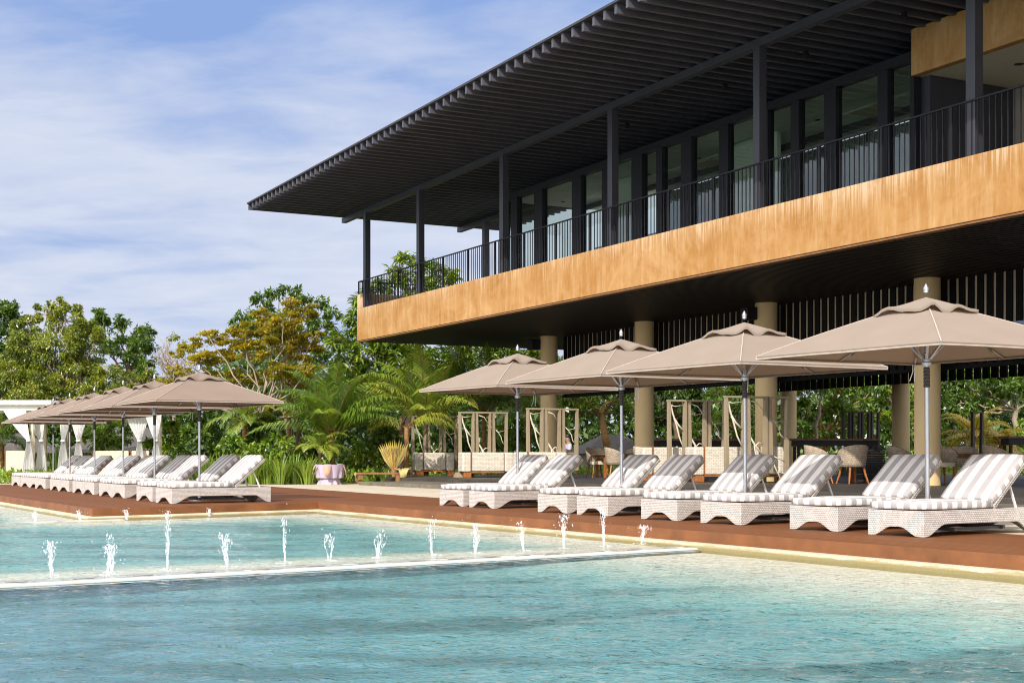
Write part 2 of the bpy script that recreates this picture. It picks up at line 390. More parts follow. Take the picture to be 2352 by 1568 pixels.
def boards_mat(name, col, gap, axis, spacing, rough=0.4, depth=0.6):
    m, t, p, out = newmat(name); tco = t.n('ShaderNodeTexCoord'); o = tco.outputs['Object']
    sp = t.n('ShaderNodeSeparateXYZ'); t.l(o, sp.inputs[0])
    u = t.math('DIVIDE', sp.outputs[axis], spacing); f = t.math('ABSOLUTE', t.math('SUBTRACT', t.math('FRACT', u), 0.5))
    wn = t.n('ShaderNodeTexWhiteNoise', noise_dimensions='1D'); t.l(t.math('FLOOR', u), wn.inputs['W'])
    strv = [0.6, 0.6, 0.6]; strv[axis] = 9
    gr = t.noise(t.mapping(o, scale=strv), 3, 5, 0.6)
    c = t.mix(t.math('ADD', t.math('MULTIPLY', wn.outputs[0], 0.5), t.math('MULTIPLY', gr, 0.5)), tuple(k * 0.62 for k in col), tuple(min(1, k * 1.35) for k in col))
    ln = t.ramp(f, [(0.40, 0.0), (0.47, 1.0)])
    t.l(t.mix(ln, c, gap), p.inputs['Base Color']); p.inputs['Roughness'].default_value = rough
    t.l(t.bump(t.math('SUBTRACT', 1.0, ln), depth, 0.012), p.inputs['Normal']); return m
M['boards'] = mat('black_stained_soffit_boards', (0.020, 0.017, 0.015), 0.5, 0.35, 1.2, stretch=(3, .3, 1), spec=0.25)
M['bouncefloor'] = mat('pale_bounce_floor', (0.80, 0.77, 0.70), 0.6, 0.05)

def deck_mat():
    m, t, p, out = newmat('red_brown_deck_timber'); tco = t.n('ShaderNodeTexCoord'); o = t.mapping(tco.outputs['Object'], rot=(0, 0, R(60.6)))
    sp = t.n('ShaderNodeSeparateXYZ'); t.l(o, sp.inputs[0])
    u = t.math('DIVIDE', sp.outputs[1], 0.14); f = t.math('ABSOLUTE', t.math('SUBTRACT', t.math('FRACT', u), 0.5))
    wn = t.n('ShaderNodeTexWhiteNoise', noise_dimensions='1D'); t.l(t.math('FLOOR', u), wn.inputs['W'])
    gr = t.noise(t.mapping(o, scale=(0.5, 8, 8)), 3, 6, 0.65)
    c = t.mix(t.math('ADD', t.math('MULTIPLY', wn.outputs[0], 0.45), t.math('MULTIPLY', gr, 0.55)), (0.125, 0.041, 0.012), (0.235, 0.086, 0.026))
    big = t.noise(o, 0.7, 5, 0.6); c = t.mix(t.ramp(big, [(0.4, 0.0), (0.7, 0.45)]), c, (0.20, 0.085, 0.036))
    spl = t.ramp(t.noise(t.mapping(o, scale=(1, 5, 5)), 7, 6, 0.75), [(0.70, 0.0), (0.76, 0.6)])
    c = t.mix(spl, c, (0.48, 0.36, 0.29))
    ln = t.ramp(f, [(0.43, 0.0), (0.48, 0.9)]); c = t.mix(ln, c, (0.05, 0.016, 0.006))
    t.l(c, p.inputs['Base Color']); p.inputs['Roughness'].default_value = 0.65; p.inputs['Specular IOR Level'].default_value = 0.2
    t.l(t.bump(t.math('SUBTRACT', gr, ln), 0.25, 0.01), p.inputs['Normal']); return m
M['deck'] = deck_mat()

def coping_mat():
    m, t, p, out = newmat('pebble_wash_coping'); tco = t.n('ShaderNodeTexCoord'); o = tco.outputs['Object']
    peb = t.noise(o, 55, 4, 0.7); big = t.noise(o, 1.7, 5, 0.6)
    sp = t.n('ShaderNodeSeparateXYZ'); t.l(o, sp.inputs[0])
    c = t.ramp(peb, [(0.3, (0.34, 0.27, 0.15)), (0.5, (0.54, 0.46, 0.31)), (0.7, (0.70, 0.63, 0.47))])
    alg = t.ramp(t.math('ADD', t.math('MULTIPLY', sp.outputs[2], -8.0), t.math('MULTIPLY', big, 1.0)), [(0.75, 0.0), (0.98, 0.6)])
    wide = t.math('MULTIPLY', t.math('ADD', t.math('MULTIPLY', sp.outputs[2], -9.0), t.math('MULTIPLY', big, 1.2)), 0.5)
    t.l(t.mix(t.ramp(wide, [(0.98, 0.0), (1.2, 0.75)]), c, (0.30, 0.235, 0.08)), p.inputs['Base Color'])
    p.inputs['Roughness'].default_value = 0.6; t.l(t.bump(peb, 0.5, 0.01), p.inputs['Normal']); return m
M['coping'] = coping_mat()

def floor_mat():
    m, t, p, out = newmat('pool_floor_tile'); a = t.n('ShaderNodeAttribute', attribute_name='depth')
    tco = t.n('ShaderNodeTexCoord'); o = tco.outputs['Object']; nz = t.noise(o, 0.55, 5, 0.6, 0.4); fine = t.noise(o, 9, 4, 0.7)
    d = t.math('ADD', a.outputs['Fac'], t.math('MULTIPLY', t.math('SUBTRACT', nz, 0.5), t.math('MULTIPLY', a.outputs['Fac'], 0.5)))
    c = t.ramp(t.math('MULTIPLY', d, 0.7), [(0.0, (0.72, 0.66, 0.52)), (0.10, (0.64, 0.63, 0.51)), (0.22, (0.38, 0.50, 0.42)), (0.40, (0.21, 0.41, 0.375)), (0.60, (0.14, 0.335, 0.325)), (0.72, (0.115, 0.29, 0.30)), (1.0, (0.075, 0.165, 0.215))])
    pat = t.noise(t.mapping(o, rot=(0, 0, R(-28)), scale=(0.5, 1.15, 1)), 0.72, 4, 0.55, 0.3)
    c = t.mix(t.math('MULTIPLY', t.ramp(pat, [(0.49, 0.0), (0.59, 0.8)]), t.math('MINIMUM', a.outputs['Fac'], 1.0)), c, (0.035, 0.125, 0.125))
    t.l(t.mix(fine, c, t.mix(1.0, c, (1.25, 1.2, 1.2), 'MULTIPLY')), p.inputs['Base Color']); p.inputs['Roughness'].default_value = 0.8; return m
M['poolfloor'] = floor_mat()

def water_mat(name, ior, bs, bscale):
    m = bpy.data.materials.new(name); m.use_nodes = True; t = NT(m.node_tree)
    out = t.n('ShaderNodeOutputMaterial'); tco = t.n('ShaderNodeTexCoord'); o = tco.outputs['Object']
    n1 = t.noise(t.mapping(o, scale=(1, 1, 0.3)), bscale, 3, 0.6, 0.6)
    bn = t.bump(n1, bs, 0.05)
    tr = t.n('ShaderNodeBsdfTransparent'); tr.inputs[0].default_value = (0.93, 0.98, 0.98, 1)
    g = t.n('ShaderNodeBsdfGlossy'); g.inputs['Roughness'].default_value = 0.02; t.l(bn, g.inputs['Normal'])
    fr = t.n('ShaderNodeFresnel'); two_sided_ior(t, fr, ior); t.l(bn, fr.inputs['Normal'])
    mx = t.n('ShaderNodeMixShader'); t.l(t.math('MULTIPLY', fr.outputs[0], 1.0), mx.inputs[0]); t.l(tr.outputs[0], mx.inputs[1]); t.l(g.outputs[0], mx.inputs[2]); t.l(mx.outputs[0], out.inputs[0]); return m
M['water'] = water_mat('pool_water', 1.5, 0.9, 12.0)
def splash_mat():
    m = bpy.data.materials.new('aerated_water'); m.use_nodes = True; t = NT(m.node_tree)
    out = t.n('ShaderNodeOutputMaterial'); p = t.n('ShaderNodeBsdfPrincipled'); tco = t.n('ShaderNodeTexCoord')
    nz = t.noise(tco.outputs['Object'], 45, 3, 0.6)
    p.inputs['Base Color'].default_value = (0.93, 0.95, 0.98, 1); p.inputs['Roughness'].default_value = 0.12; p.inputs['Specular IOR Level'].default_value = 0.7
    tr = t.n('ShaderNodeBsdfTransparent'); mx = t.n('ShaderNodeMixShader')
    t.l(t.ramp(nz, [(0.42, 0.06), (0.68, 0.66)]), mx.inputs[0]); t.l(tr.outputs[0], mx.inputs[1]); t.l(p.outputs[0], mx.inputs[2]); t.l(mx.outputs[0], out.inputs[0]); return m
M['splash'] = splash_mat()

# ------------------------------------------------------------------ pool, deck, ground
DI = Vector((-3.69, 27.1)); DO = Vector((-7.0, 23.76))       # inner and outer corner of the deck
UD = Vector((-0.491, 0.871)); UL = Vector((-0.487, 0.873))
DR = DI - UD * 62; DL = DO + UL * 60
WD = Vector((0.80, 0.60)); WN = Vector((0.60, -0.80)); W0 = Vector((-4.215, 11.71))    # weir line, direction, normal to the camera
ZU, ZL = -0.178, -0.205

def poly_obj(name, poly, z0, z1, m, kind='structure', bevel=0):
    o = MB().prism(poly, z0, z1).build(name, m, bevel=bevel); tag(o, None, None, None, kind); return o

# ground sheet to the horizon with the pool cut out of it
gp = [(DR.x, DR.y), (DI.x + .05, DI.y + .25), (DO.x - .05, DO.y + .25), (DL.x, DL.y), (-600, 100), (-600, 900), (700, 900), (700, DR.y)]
poly_obj('ground', gp, -0.6, -0.03, M['soil'])
backR = G(1015, 1143).xy; bl = G(583, 1114).xy; b0 = G(0, 1112).xy
pdir = (backR - G(620, 1118).xy).normalized()
pbR = backR + pdir * 34
deck_poly = [DR, DI, DO, DO + UL * 23.4, b0, bl, backR, pbR]
poly_obj('pool_deck', [tuple(p) for p in deck_poly], -0.125, 0.0, M['deck'], bevel=0.012)
pave = [(bl.x - 4, bl.y - .6), (bl.x - 2.5, 46.3), (-5.0, 49.5), (3, 60), (60, 60), (60, -10), (pbR.x - 0.3, pbR.y - 0.3), (backR.x - .1, backR.y - .2)]
poly_obj('sand_path', pave, -0.10, -0.006, M['paving'])
pave2 = [(-40, 43.6), (b0.x, b0.y - .2), (-11, 43.1), (-10.2, 52), (-40, 54)]
poly_obj('cabana_path', pave2, -0.10, -0.007, M['paving'])

def offset_line(pts, d):       # shift an open polyline to its left by d
    out = []
    for i, p in enumerate(pts):
        ds = []
        if i > 0: ds.append((pts[i] - pts[i - 1]).normalized())
        if i < len(pts) - 1: ds.append((pts[i + 1] - pts[i]).normalized())
        ns = [Vector((-q.y, q.x)) for q in ds]; n = sum(ns, Vector((0, 0))).normalized()
        out.append(p + n * d / max(0.3, n.dot(ns[0])))
    return out
line = [DR, DI, DO, DL]
prof = [(-0.30, -0.125), (0.06, -0.127), (0.105, -0.14), (0.125, -0.165), (0.12, -0.19), (0.09, -0.23), (0.09, -0.7), (-0.30, -0.7)]
mb = MB(); rows = [offset_line(line, o_) for o_, z in prof]
n = len(prof)
vs = [(rows[k][i].x, rows[k][i].y, prof[k][1]) for i in range(4) for k in range(n)]
fs = [(i * n + k, i * n + (k + 1) % n, (i + 1) * n + (k + 1) % n, (i + 1) * n + k) for i in range(3) for k in range(n)]
mb.add(vs, fs); cp = mb.build('pool_coping', M['coping'], smooth=True); tag(cp, None, None, None, 'structure')

fb = MB(); ra, rb_ = offset_line([DR, DI, DO, DO + UL * 23.4], .014), offset_line([DR, DI, DO, DO + UL * 23.4], -.03)
for i in range(3):
    fb.add([(q.x, q.y, z_) for z_ in (-.124, .002) for q in (ra[i], ra[i + 1], rb_[i + 1], rb_[i])], [(3, 2, 1, 0), (4, 5, 6, 7), (0, 1, 5, 4), (2, 3, 7, 6)])
fo_ = fb.build('deck_edge_board', mat('red_brown_edge_board', (0.205, 0.074, 0.022), 0.6, 0.25, 2.2, 0.15, 30)); fo_["kind"] = 'structure'
def seg_dist(P, a, b):
    a = np.array(a[:]); b = np.array(b[:]); ab = b - a; t = np.clip(((P - a) @ ab) / (ab @ ab), 0, 1)
    return np.linalg.norm(P - (a + t[:, None] * ab), axis=1)
def deck_dist(P):
    return np.minimum(np.minimum(seg_dist(P, DR, DI), seg_dist(P, DI, DO)), seg_dist(P, DO, DL))
def sstep(a, b, x):
    t = np.clip((x - a) / (b - a), 0, 1); return t * t * (3 - 2 * t)
def grid(us, vs_):
    U, V = np.meshgrid(us, vs_, indexing='ij'); nu, nv = len(us), len(vs_)
    idx = np.arange(nu * nv).reshape(nu, nv)
    f = np.stack([idx[:-1, :-1], idx[1:, :-1], idx[1:, 1:], idx[:-1, 1:]], -1).reshape(-1, 4)
    return U.ravel(), V.ravel(), f
w0 = np.array(W0[:]); wd = np.array(WD[:]); wn = np.array(WN[:])
rng = np.random.default_rng(7)
def waves(P, nw, lmin, lmax, rms, seed):
    r = np.random.default_rng(seed); z = np.zeros(len(P)); tot = 0
    lam = np.exp(r.uniform(np.log(lmin), np.log(lmax), nw)); th = r.uniform(0, 2 * np.pi, nw); ph = r.uniform(0, 2 * np.pi, nw)
    # broken up by slow amplitude patches so that no wave train runs on for ever
    sl = rms * np.sqrt(2.0 / nw)
    for l_, t_, p_ in zip(lam, th, ph):
        k = 2 * np.pi / l_; d = np.array([np.cos(t_), np.sin(t_)])
        e = np.array([-d[1], d[0]])
        am = 0.55 + 0.45 * np.sin(P @ e * k * 0.21 + p_ * 3) * np.sin(P @ d * k * 0.13 + p_ * 5)
        z += sl / k * am * np.sin(P @ d * k + p_ + 0.6 * np.sin(P @ e * k * 0.3 + p_))
    return z

# lower pool: surface and floor
us = np.concatenate([np.linspace(-40, -8, 30)[:-1], np.arange(-8, 11.5, 0.045), np.linspace(11.5, 26, 20)[1:]])
vs_ = np.concatenate([np.arange(0.02, 6.2, 0.03), np.linspace(6.2, 9, 40)[1:], np.linspace(9, 30, 24)[1:]])
U, V, f = grid(us, vs_); P = w0 + U[:, None] * wd + V[:, None] * wn
calm = 1 - 0.55 * sstep(2.2, 0.3, deck_dist(P))
z = ZL + waves(P, 64, 0.10, 0.75, 0.15, 3) * calm
wl = np_mesh('pool_water', np.c_[P, z], f, M['water'], smooth=True); tag(wl, None, None, None, 'structure')
us = np.linspace(-40, 26, 300); vs_ = np.concatenate([np.linspace(-0.3, 8, 150), np.linspace(8, 30, 30)[1:]])
U, V, f = grid(us, vs_); P = w0 + U[:, None] * wd + V[:, None] * wn
dd = deck_dist(P)
dep = 0.06 * sstep(0.15, 0.9, dd) + 0.16 * sstep(1.0, 1.5, dd) + 0.78 * sstep(1.6, 4.2, dd) + 0.45 * sstep(5.0, 11.5, dd)
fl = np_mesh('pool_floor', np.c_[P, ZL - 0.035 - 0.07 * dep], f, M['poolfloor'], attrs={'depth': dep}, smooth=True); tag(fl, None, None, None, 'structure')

# upper pool
us = np.concatenate([np.linspace(-50, -10, 30)[:-1], np.arange(-10, 11, 0.075), np.linspace(11, 16, 12)[1:]])
vs_ = np.concatenate([np.linspace(-70, -18, 40)[:-1], np.arange(-18, 0.0, 0.06)])
U, V, f = grid(us, vs_); P = w0 + U[:, None] * wd + V[:, None] * wn
calm = 1 - 0.4 * sstep(1.6, 0.3, deck_dist(P))
z = ZU + waves(P, 50, 0.2, 1.3, 0.12, 11) * calm * (0.7 + 0.3 * sstep(-0.2, -1.6, V))
wu = np_mesh('upper_pool_water', np.c_[P, z], f[:, ::-1], M['water'], smooth=True); tag(wu, None, None, None, 'structure')
us = np.linspace(-50, 16, 320); vs_ = np.concatenate([np.linspace(-70, -18, 60)[:-1], np.linspace(-18, 0.05, 160)])
U, V, f = grid(us, vs_); P = w0 + U[:, None] * wd + V[:, None] * wn
dd = deck_dist(P)
dep = np.minimum(0.06 * sstep(0.1, 0.5, dd) + 0.72 * sstep(0.5, 2.2, dd), sstep(-0.35, -3.4, V) ** 1.3 * 0.8 + 0.0)
dep = np.maximum(dep, 0.9 * sstep(-7.5, -9.5, U) * sstep(-0.35, -3.4, V) * sstep(0.3, 1.6, dd))
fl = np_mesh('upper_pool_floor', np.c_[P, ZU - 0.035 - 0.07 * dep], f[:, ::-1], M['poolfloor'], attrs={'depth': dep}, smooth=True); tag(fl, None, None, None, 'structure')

# weir wall between the two pools (drain slots are its parts)
mw = mat('cream_weir_tile', (0.70, 0.65, 0.56), 0.35, 0.12, 3, 0.15, 30)
def w3(t, s, z): p = W0 + WD * t + WN * s; return Vector((p.x, p.y, z))
mb = MB(); prof = [(-0.002, -0.8), (-0.002, -0.206), (0.0, -0.204), (0.0, -0.195), (-0.03, -0.182), (-0.30, -0.184), (-0.62, -0.20), (-0.62, -0.8)]
vs = [w3(t, s, z) for t in (-40, 9.6) for s, z in prof]; k = len(prof)
mb.add(vs, [(i, (i + 1) % k, k + (i + 1) % k, k + i) for i in range(k)] + [tuple(range(k)), tuple(range(k, 2 * k))])
weir = mb.build('weir_wall', mw); weir["kind"] = 'structure'
fm = MB(); fm.add([w3(t, s, z) for t in (-40, 9.6) for s, z in ((.012, -.8), (.012, -.203), (-.001, -.203), (-.001, -.8))], [(0, 1, 2, 3), (7, 6, 5, 4), (0, 4, 5, 1), (1, 5, 6, 2), (2, 6, 7, 3), (3, 7, 4, 0)])
fm.build('weir_face', mat('blue_green_face_tile', (0.10, 0.20, 0.23), 0.4, 0.15, 4), weir)
for px in (28, 180, 315, 455, 580, 705, 820, 935, 1020, 1105, 1170, 1238, 1340, 1420, 1500, 1545):
    y = 1344 - 0.0536 * px; g = G(px, y - 11, -0.172); t = (g.xy - W0).dot(WD); 
    p = w3(t, -0.2, -0.182)
    ob = MB().bar(p - Vector((WD.x, WD.y, 0)) * .09, p + Vector((WD.x, WD.y, 0)) * .09, .035, .006).build('drain_slot', M['step'], weir)
# far ledge with the second row of jets
fa = G(-260, 1209.3, ZU); fb = G(215, 1194.5, ZU)
dirf = (fb - fa).normalized()
mb = MB().bar(fa - dirf * 12 + Vector((0, 0, -.20)), fb + dirf * .5 + Vector((0, 0, -.20)), .22, .41)
lg = mb.build('pool_ledge', mw); lg["kind"] = 'structure'

# ------------------------------------------------------------------ building
OB = Vector((-5.61, 51.5)); A = Vector((0.463, -0.8864)); B = Vector((0.8864, 0.463))
AZ = math.atan2(A.y, A.x)
def a_of(px, b):
    m = (px - CX) / F; return (m * (OB.y + b * B.y) - OB.x - b * B.x) / (A.x - m * A.y)
def loc_of(p): d = Vector(p[:2]) - OB; return d.dot(A), d.dot(B)
def wor(a, b, z=0): p = OB + A * a + B * b; return Vector((p.x, p.y, z))
bld = empty('pavilion_building', (OB.x, OB.y, 0), AZ, 'two storey pavilion with black louvred roof and ochre concrete balcony above the terrace', 'building')
AE, BE = 44.0, 16.4
zS0, zS1 = 5.01, 6.20
# upper floor: fascia band, end wall, soffit, floor
mb = MB(); mb.span((0, 0, zS0 + .03), (AE, .22, zS1)); mb.span((0, .22, zS0 + .03), (.25, BE, zS1)); mb.build('fascia', M['fascia'], bld, bevel=.012)
mb = MB().span((0.003, .003, zS1), (.42, BE - 0.1, zS1 + .52)); mb.build('end_parapet', M['fascia'], bld, bevel=.01)
mb = MB().span((.02, .02, zS0 - .012), (AE, .21, zS0 + .02)); mb.build('drip_edge', M['teakd'], bld)
MB().span((.03, .22, zS0 + .05), (AE, BE, zS0 + .25)).build('slab_underside', M['rail'], bld)
mb = MB(); a = .06
while a < AE:
    mb.span((a, .225, zS0), (a + .11, BE - .02, zS0 + .048)); a += .17
mb.build('soffit', M['boards'], bld)
MB().span((5.0, 3.1, zS1 - .03), (43, 16.2, zS1 + .02)).build('room_bounce_floor', M['bouncefloor'], bld)  # unseen pale floor, run out past the room to bounce light inside
MB().span((.25, .22, zS1 - .2), (AE, BE, zS1 - .03)).build('balcony_floor', M['terrace'], bld)
# columns
for b in (5.03, 15.43):
    for i in range(7):
        MB().lathe([(.30, .2), (.30, zS0 - .002)], 28, (5.25 + 6.04 * i, b, 0)).build('column', M['column'], bld, smooth=True)
# posts
posts = [.547, 5.29, 11.31, 17.36, 23.41, 29.6, 35.6, 41.6]
def rz(a): return 9.75 + 0.006 * (a + 1.63)
for a in posts:
    MB().span((a - .11, .06, zS1), (a + .11, .26, rz(a) - .17)).build('post', M['steel'], bld, bevel=.006)
MB().span((.547 - .11, 4.83, zS1), (.547 + .11, 5.03, rz(0) - .17)).build('post', M['steel'], bld, bevel=.006)
# roof
roof = None
mb = MB()
def slab4(a0, a1, b0, b1, zo, th):
    vs = [(a, b, rz(a) + zo + dz) for dz in (0, th) for a, b in ((a0, b0), (a1, b0), (a1, b1), (a0, b1))]
    mb.add(vs, [(3, 2, 1, 0), (4, 5, 6, 7), (0, 1, 5, 4), (1, 2, 6, 5), (2, 3, 7, 6), (3, 0, 4, 7)])
slab4(-1.66, AE, -3.60, 6.9, .205, .05); roof = mb.build('roof', M['roofsheet'], bld)
mb = MB(); a = -1.60; 
while a < AE - .1:
    z = rz(a); mb.span((a - .045, -3.55, z), (a + .045, 6.85, z + .203)); a += 0.44
mb.build('joists', M['joist'], roof)
for b in (.16, 4.925):
    mb = MB(); vs = [(a, b + db, rz(a) - dz) for a in (-1.75, AE) for db, dz in ((-.09, .18), (.09, .18), (.09, .002), (-.09, .002))]
    mb.add(vs, [(0, 1, 2, 3), (7, 6, 5, 4), (0, 4, 5, 1), (1, 5, 6, 2), (2, 6, 7, 3), (3, 7, 4, 0)]); mb.build('roof_beam', M['steel'], roof)
for px, py, b in ((1665, 180, 1.6), (1851, 100, 1.6), (2077, 10, 1.6), (1440, 292, 1.6)):
    a = a_of(px, b); z = rz(a)
    MB().lathe([(.02, z + .0), (.05, z - .02), (.065, z - .05), (.065, z - .15), (.05, z - .16)], 12, (a, b, 0)).build('spotlight', M['rail'], roof, smooth=True)
# railing
rail = MB().span((.02, .03, zS1 + .97), (AE, .08, zS1 + 1.0)).build('railing', M['rail'], bld)
mb = MB(); a = .1
k = 0
while a < AE:
    if k % 13: mb.span((a - .009, .045, zS1), (a + .009, .063, zS1 + .97))
    a += .14; k += 1
mb.build('balusters', M['rail'], rail)
a = .03
while a < AE:
    MB().span((a - .03, .035, zS1), (a + .03, .075, zS1 + .97)).build('railing_post', M['rail'], rail); a += 1.82
mb = MB().span((.03, .08, zS1 + .97), (.08, BE * .3, zS1 + 1.0))
b = .2
while b < BE * .3:
    mb.span((.04, b - .009, zS1 + .5), (.058, b + .009, zS1 + .97)); b += .14
mb.build('end_rail', M['rail'], rail)

# glazed upper room
bF = 2.88
cuts = [(1150, 1164), (1177, 1191), (1230, 1281), (1317, 1338), (1386, 1418), (1454, 1490), (1511, 1524.5), (1568, 1592), (1655, 1676), (1759, 1768), (1820, 1839), (1897, 1924), (2020, 2043), (2095, 2104)]
zH = 9.34
fr = None
panes = []
for i, (p0, p1) in enumerate(cuts):
    a0, a1 = a_of(p0, bF), a_of(p1, bF); a1 = max(a1, a0 + .12)
    if a1 - a0 > .55: a1 = a0 + .55
    MB().span((a0, bF - .06, zS1), (a1, bF + .14, zH)).build('mullion', M['rail'], bld, bevel=.005)
    panes.append((a0, a1))
aL = panes[0][0]; aC = panes[-1][1]
MB().span((aL, bF - .07, zH), (aC, bF + .15, zH + .20)).build('window_head', M['rail'], bld)
for i in range(len(panes) - 1):
    x0, x1 = panes[i][1], panes[i + 1][0]
    wn_ = MB().span((x0, bF + .03, zS1 + .04), (x1, bF + .042, zH)).build('window', M['glass'], bld)
    MB().span((x0, bF + .0, zS1), (x1, bF + .08, zS1 + .06)).build('frame', M['rail'], wn_)
# recess on the right
bR = bF + 2.6; zT = 8.98
for p0, p1 in ((2178, 2203), (2272, 2297)):
    a0, a1 = a_of(p0, bR), a_of(p1, bR)
    MB().span((a0, bR - .06, zS1), (a1, bR + .14, zT)).build('mullion', M['rail'], bld, bevel=.005)
r0 = a_of(2118, bR)
wn_ = MB().span((r0, bR + .03, zS1 + .04), (a_of(2178, bR), bR + .042, zT)).build('window', M['glass'], bld)
wn_ = MB().span((a_of(2203, bR), bR + .03, zS1 + .04), (a_of(2272, bR), bR + .042, zT)).build('window', M['glass'], bld)
MB().span((a_of(2297, bR), bR, zS1), (AE, bR + .2, zT)).build('taupe_wall', M['taupe'], bld)
MB().span((aC - .05, bF + .16, zS1), (aC + .25, bR + .5, zT)).build('return_wall', M['steel'], bld)
mb = MB(); mb.span((aC + .02, bF - .16, zT), (AE, bF + .04, 9.97)); mb.build('dropped_fascia', M['fascia2'], bld, bevel=.008)
mb = MB().span((aC + .02, bF + .04, zT + .012), (AE, bR + 1.5, zT + .2)); df = mb.build('dropped_soffit', M['soffit'], bld)
MB().lathe([(.10, zT + .006), (.10, zT + .02)], 18, (a_of(2388 * .98, bF + 1.2), bF + 1.2, 0)).build('downlight', M['rail'], df)
# interior of the room
MB().span((aL + .3, bF + .2, zH + .02), (aC + 9, 6.7, zH + .12)).build('room_ceiling', M['ceiling'], bld)
for px, b in ((2010, 5.2), (1640, 5.4)):
    a = a_of(px, b); mb = MB().span((a - .5, b - .5, zH - .015), (a + .5, b + .5, zH + .015)); mb.build('ceiling_vent', M['soffit'], bld, bevel=.01)
for b in (5.6,):
    MB().span((aL + .4, b, zH - .13), (aC + 8, b + .12, zH + .018)).build('ceiling_beam', M['steel'], bld)
for k in range(9):
    a = aL + 1.2 + k * 2.6
    MB().lathe([(.07, zH + .008), (.07, zH + .03)], 14, (a, 4.6, 0)).build('downlight', M['rail'], bld)
for p0, p1, b in ((1420, 1452, 4.2), (1678, 1758, 4.4)):
    MB().span((a_of(p0, b) - .1, b, zS1), (a_of(p1, b) + .5, b + .12, zH)).build('room_partition', M['ceiling'], bld)
a = aL + 1.5
while a < aC + 5:
    MB().span((a - .06, 6.5, zS1), (a + .06, 6.7, zH)).build('rear_mullion', M['steel'], bld); a += 3.1
MB().span((aL + 4.5, 6.52, zS1), (aC + 8.5, 6.68, zH - .06)).build('rear_wall', mat('grey_green_wall', (0.27, 0.30, 0.26), 0.8, 0.08), bld)
MB().span((aL, 6.52, zS1 + .3), (aL + 4.49, 6.68, zS1 + 1.9)).build('rear_wall', M['taupe'], bld)
# louvre screen under the slab
aV = a_of(1300, 5.62); mb = MB(); a = aV; 
rnd = random.Random(4)
while a < AE:
    mb.span((a, 5.52, 2.98), (a + .19, 5.60, zS0 - .01 - (0.0 if rnd.random() < .8 else .0))); a += .284
lv = mb.build('louvre_screen', M['louvre'], bld)
MB().span((aV - .05, 5.50, 2.90), (AE, 5.66, 2.98)).build('louvre_rail', M['louvre'], lv)
MB().span((aV - .05, 5.605, 4.0), (AE, 5.64, 4.06)).build('louvre_rail', M['louvre'], lv)
mb = MB(); a = aV + 3
while a < AE:
    mb.span((a, 12.0, 3.1), (a + .22, 12.08, zS0 - .01)); a += .33
mb.build('rear_louvre_screen', M['louvre'], bld)
MB().span((aV + .02, 5.552, 3.75), (AE, 5.592, zS0 - .015)).build('backing_boards', M['backing'], lv)
for px in (1228, 1722):
    a = a_of(px, 4.6); mb = MB(); mb.box((a, 4.6, 4.72), (.34, .42, .34)).build('loudspeaker', M['rail'], bld, bevel=.03)
pw = a_of(2296, 4.9); MB().span((pw, 4.9, 3.0), (AE, 5.0, 3.78)).build('glass_panel', mat('blue_grey_panel', (0.22, 0.29, 0.44), 0.25, 0.05), bld)

# ------------------------------------------------------------------ terrace
def tpoly(ab): return [tuple(OB + A * a + B * b) for a, b in ab]
o = poly_obj('terrace_step', tpoly([(7.4, -2.85), (AE, -2.85), (AE, -.7), (7.4, -.7)]), -.05, .1, M['step'], bevel=.012)
o = poly_obj('terrace_floor', tpoly([(2.6, -.9), (AE, -.9), (AE, 21), (2.6, 21)]), -.05, .2, M['terrace'], bevel=.012)

# ------------------------------------------------------------------ loungers
def cushion(lx, wy, th, sw, o0=0.0):
    bm = bmesh.new(); bmesh.ops.create_cube(bm, size=1.0)
    for v in bm.verts: v.co = Vector((v.co.x * lx, v.co.y * wy, v.co.z * th))
    bmesh.ops.subdivide_edges(bm, edges=bm.edges[:], cuts=5, use_grid_fill=True)
    r = 0.035
    for v in bm.verts:      # rounded edges, slightly crowned top
        p = v.co; q = Vector([max(-d + r, min(d - r, c)) for c, d in zip(p, (lx / 2, wy / 2, th / 2))])
        d = p - q
        if d.length > 1e-6:
            v.co = q + d.normalized() * min(r, max(abs(d.x), abs(d.y), abs(d.z)))
        if p.z > 0: v.co.z += 0.012 * (1 - (2 * p.x / lx) ** 2) * (1 - (2 * p.y / wy) ** 2)
    bm.normal_update(); ul = bm.loops.layers.uv.new('UVMap')
    for f in bm.faces:
        n = f.normal; a = max(range(3), key=lambda k: abs(n[k]))
        for lp in f.loops:
            c = lp.vert.co
            lp[ul].uv = (((c.x if a == 1 else c.y) + o0) / sw, c.z)
        f.smooth = True
    me = bpy.data.meshes.new('cushion'); bm.to_mesh(me); bm.free(); me.materials.append(M['stripe']); return me
def wave_outline(L, legL, legR, hb, top):
    pts = [(0, top), (0, 0)]
    def curve(x0, x1, z0, z1, n=9):
        return [(x0 + (x1 - x0) * t, z0 + (z1 - z0) * (0.5 - 0.5 * math.cos(PI * t))) for t in [i / n for i in range(1, n + 1)]]
    pts += [(0.035, 0.0)] + curve(0.035, legL, 0, hb) + curve(L - legR, L - 0.035, hb, 0) + [(L, 0), (L, top)]
    return pts
LW, LL, FT, HX = 0.76, 2.02, 0.285, 1.26
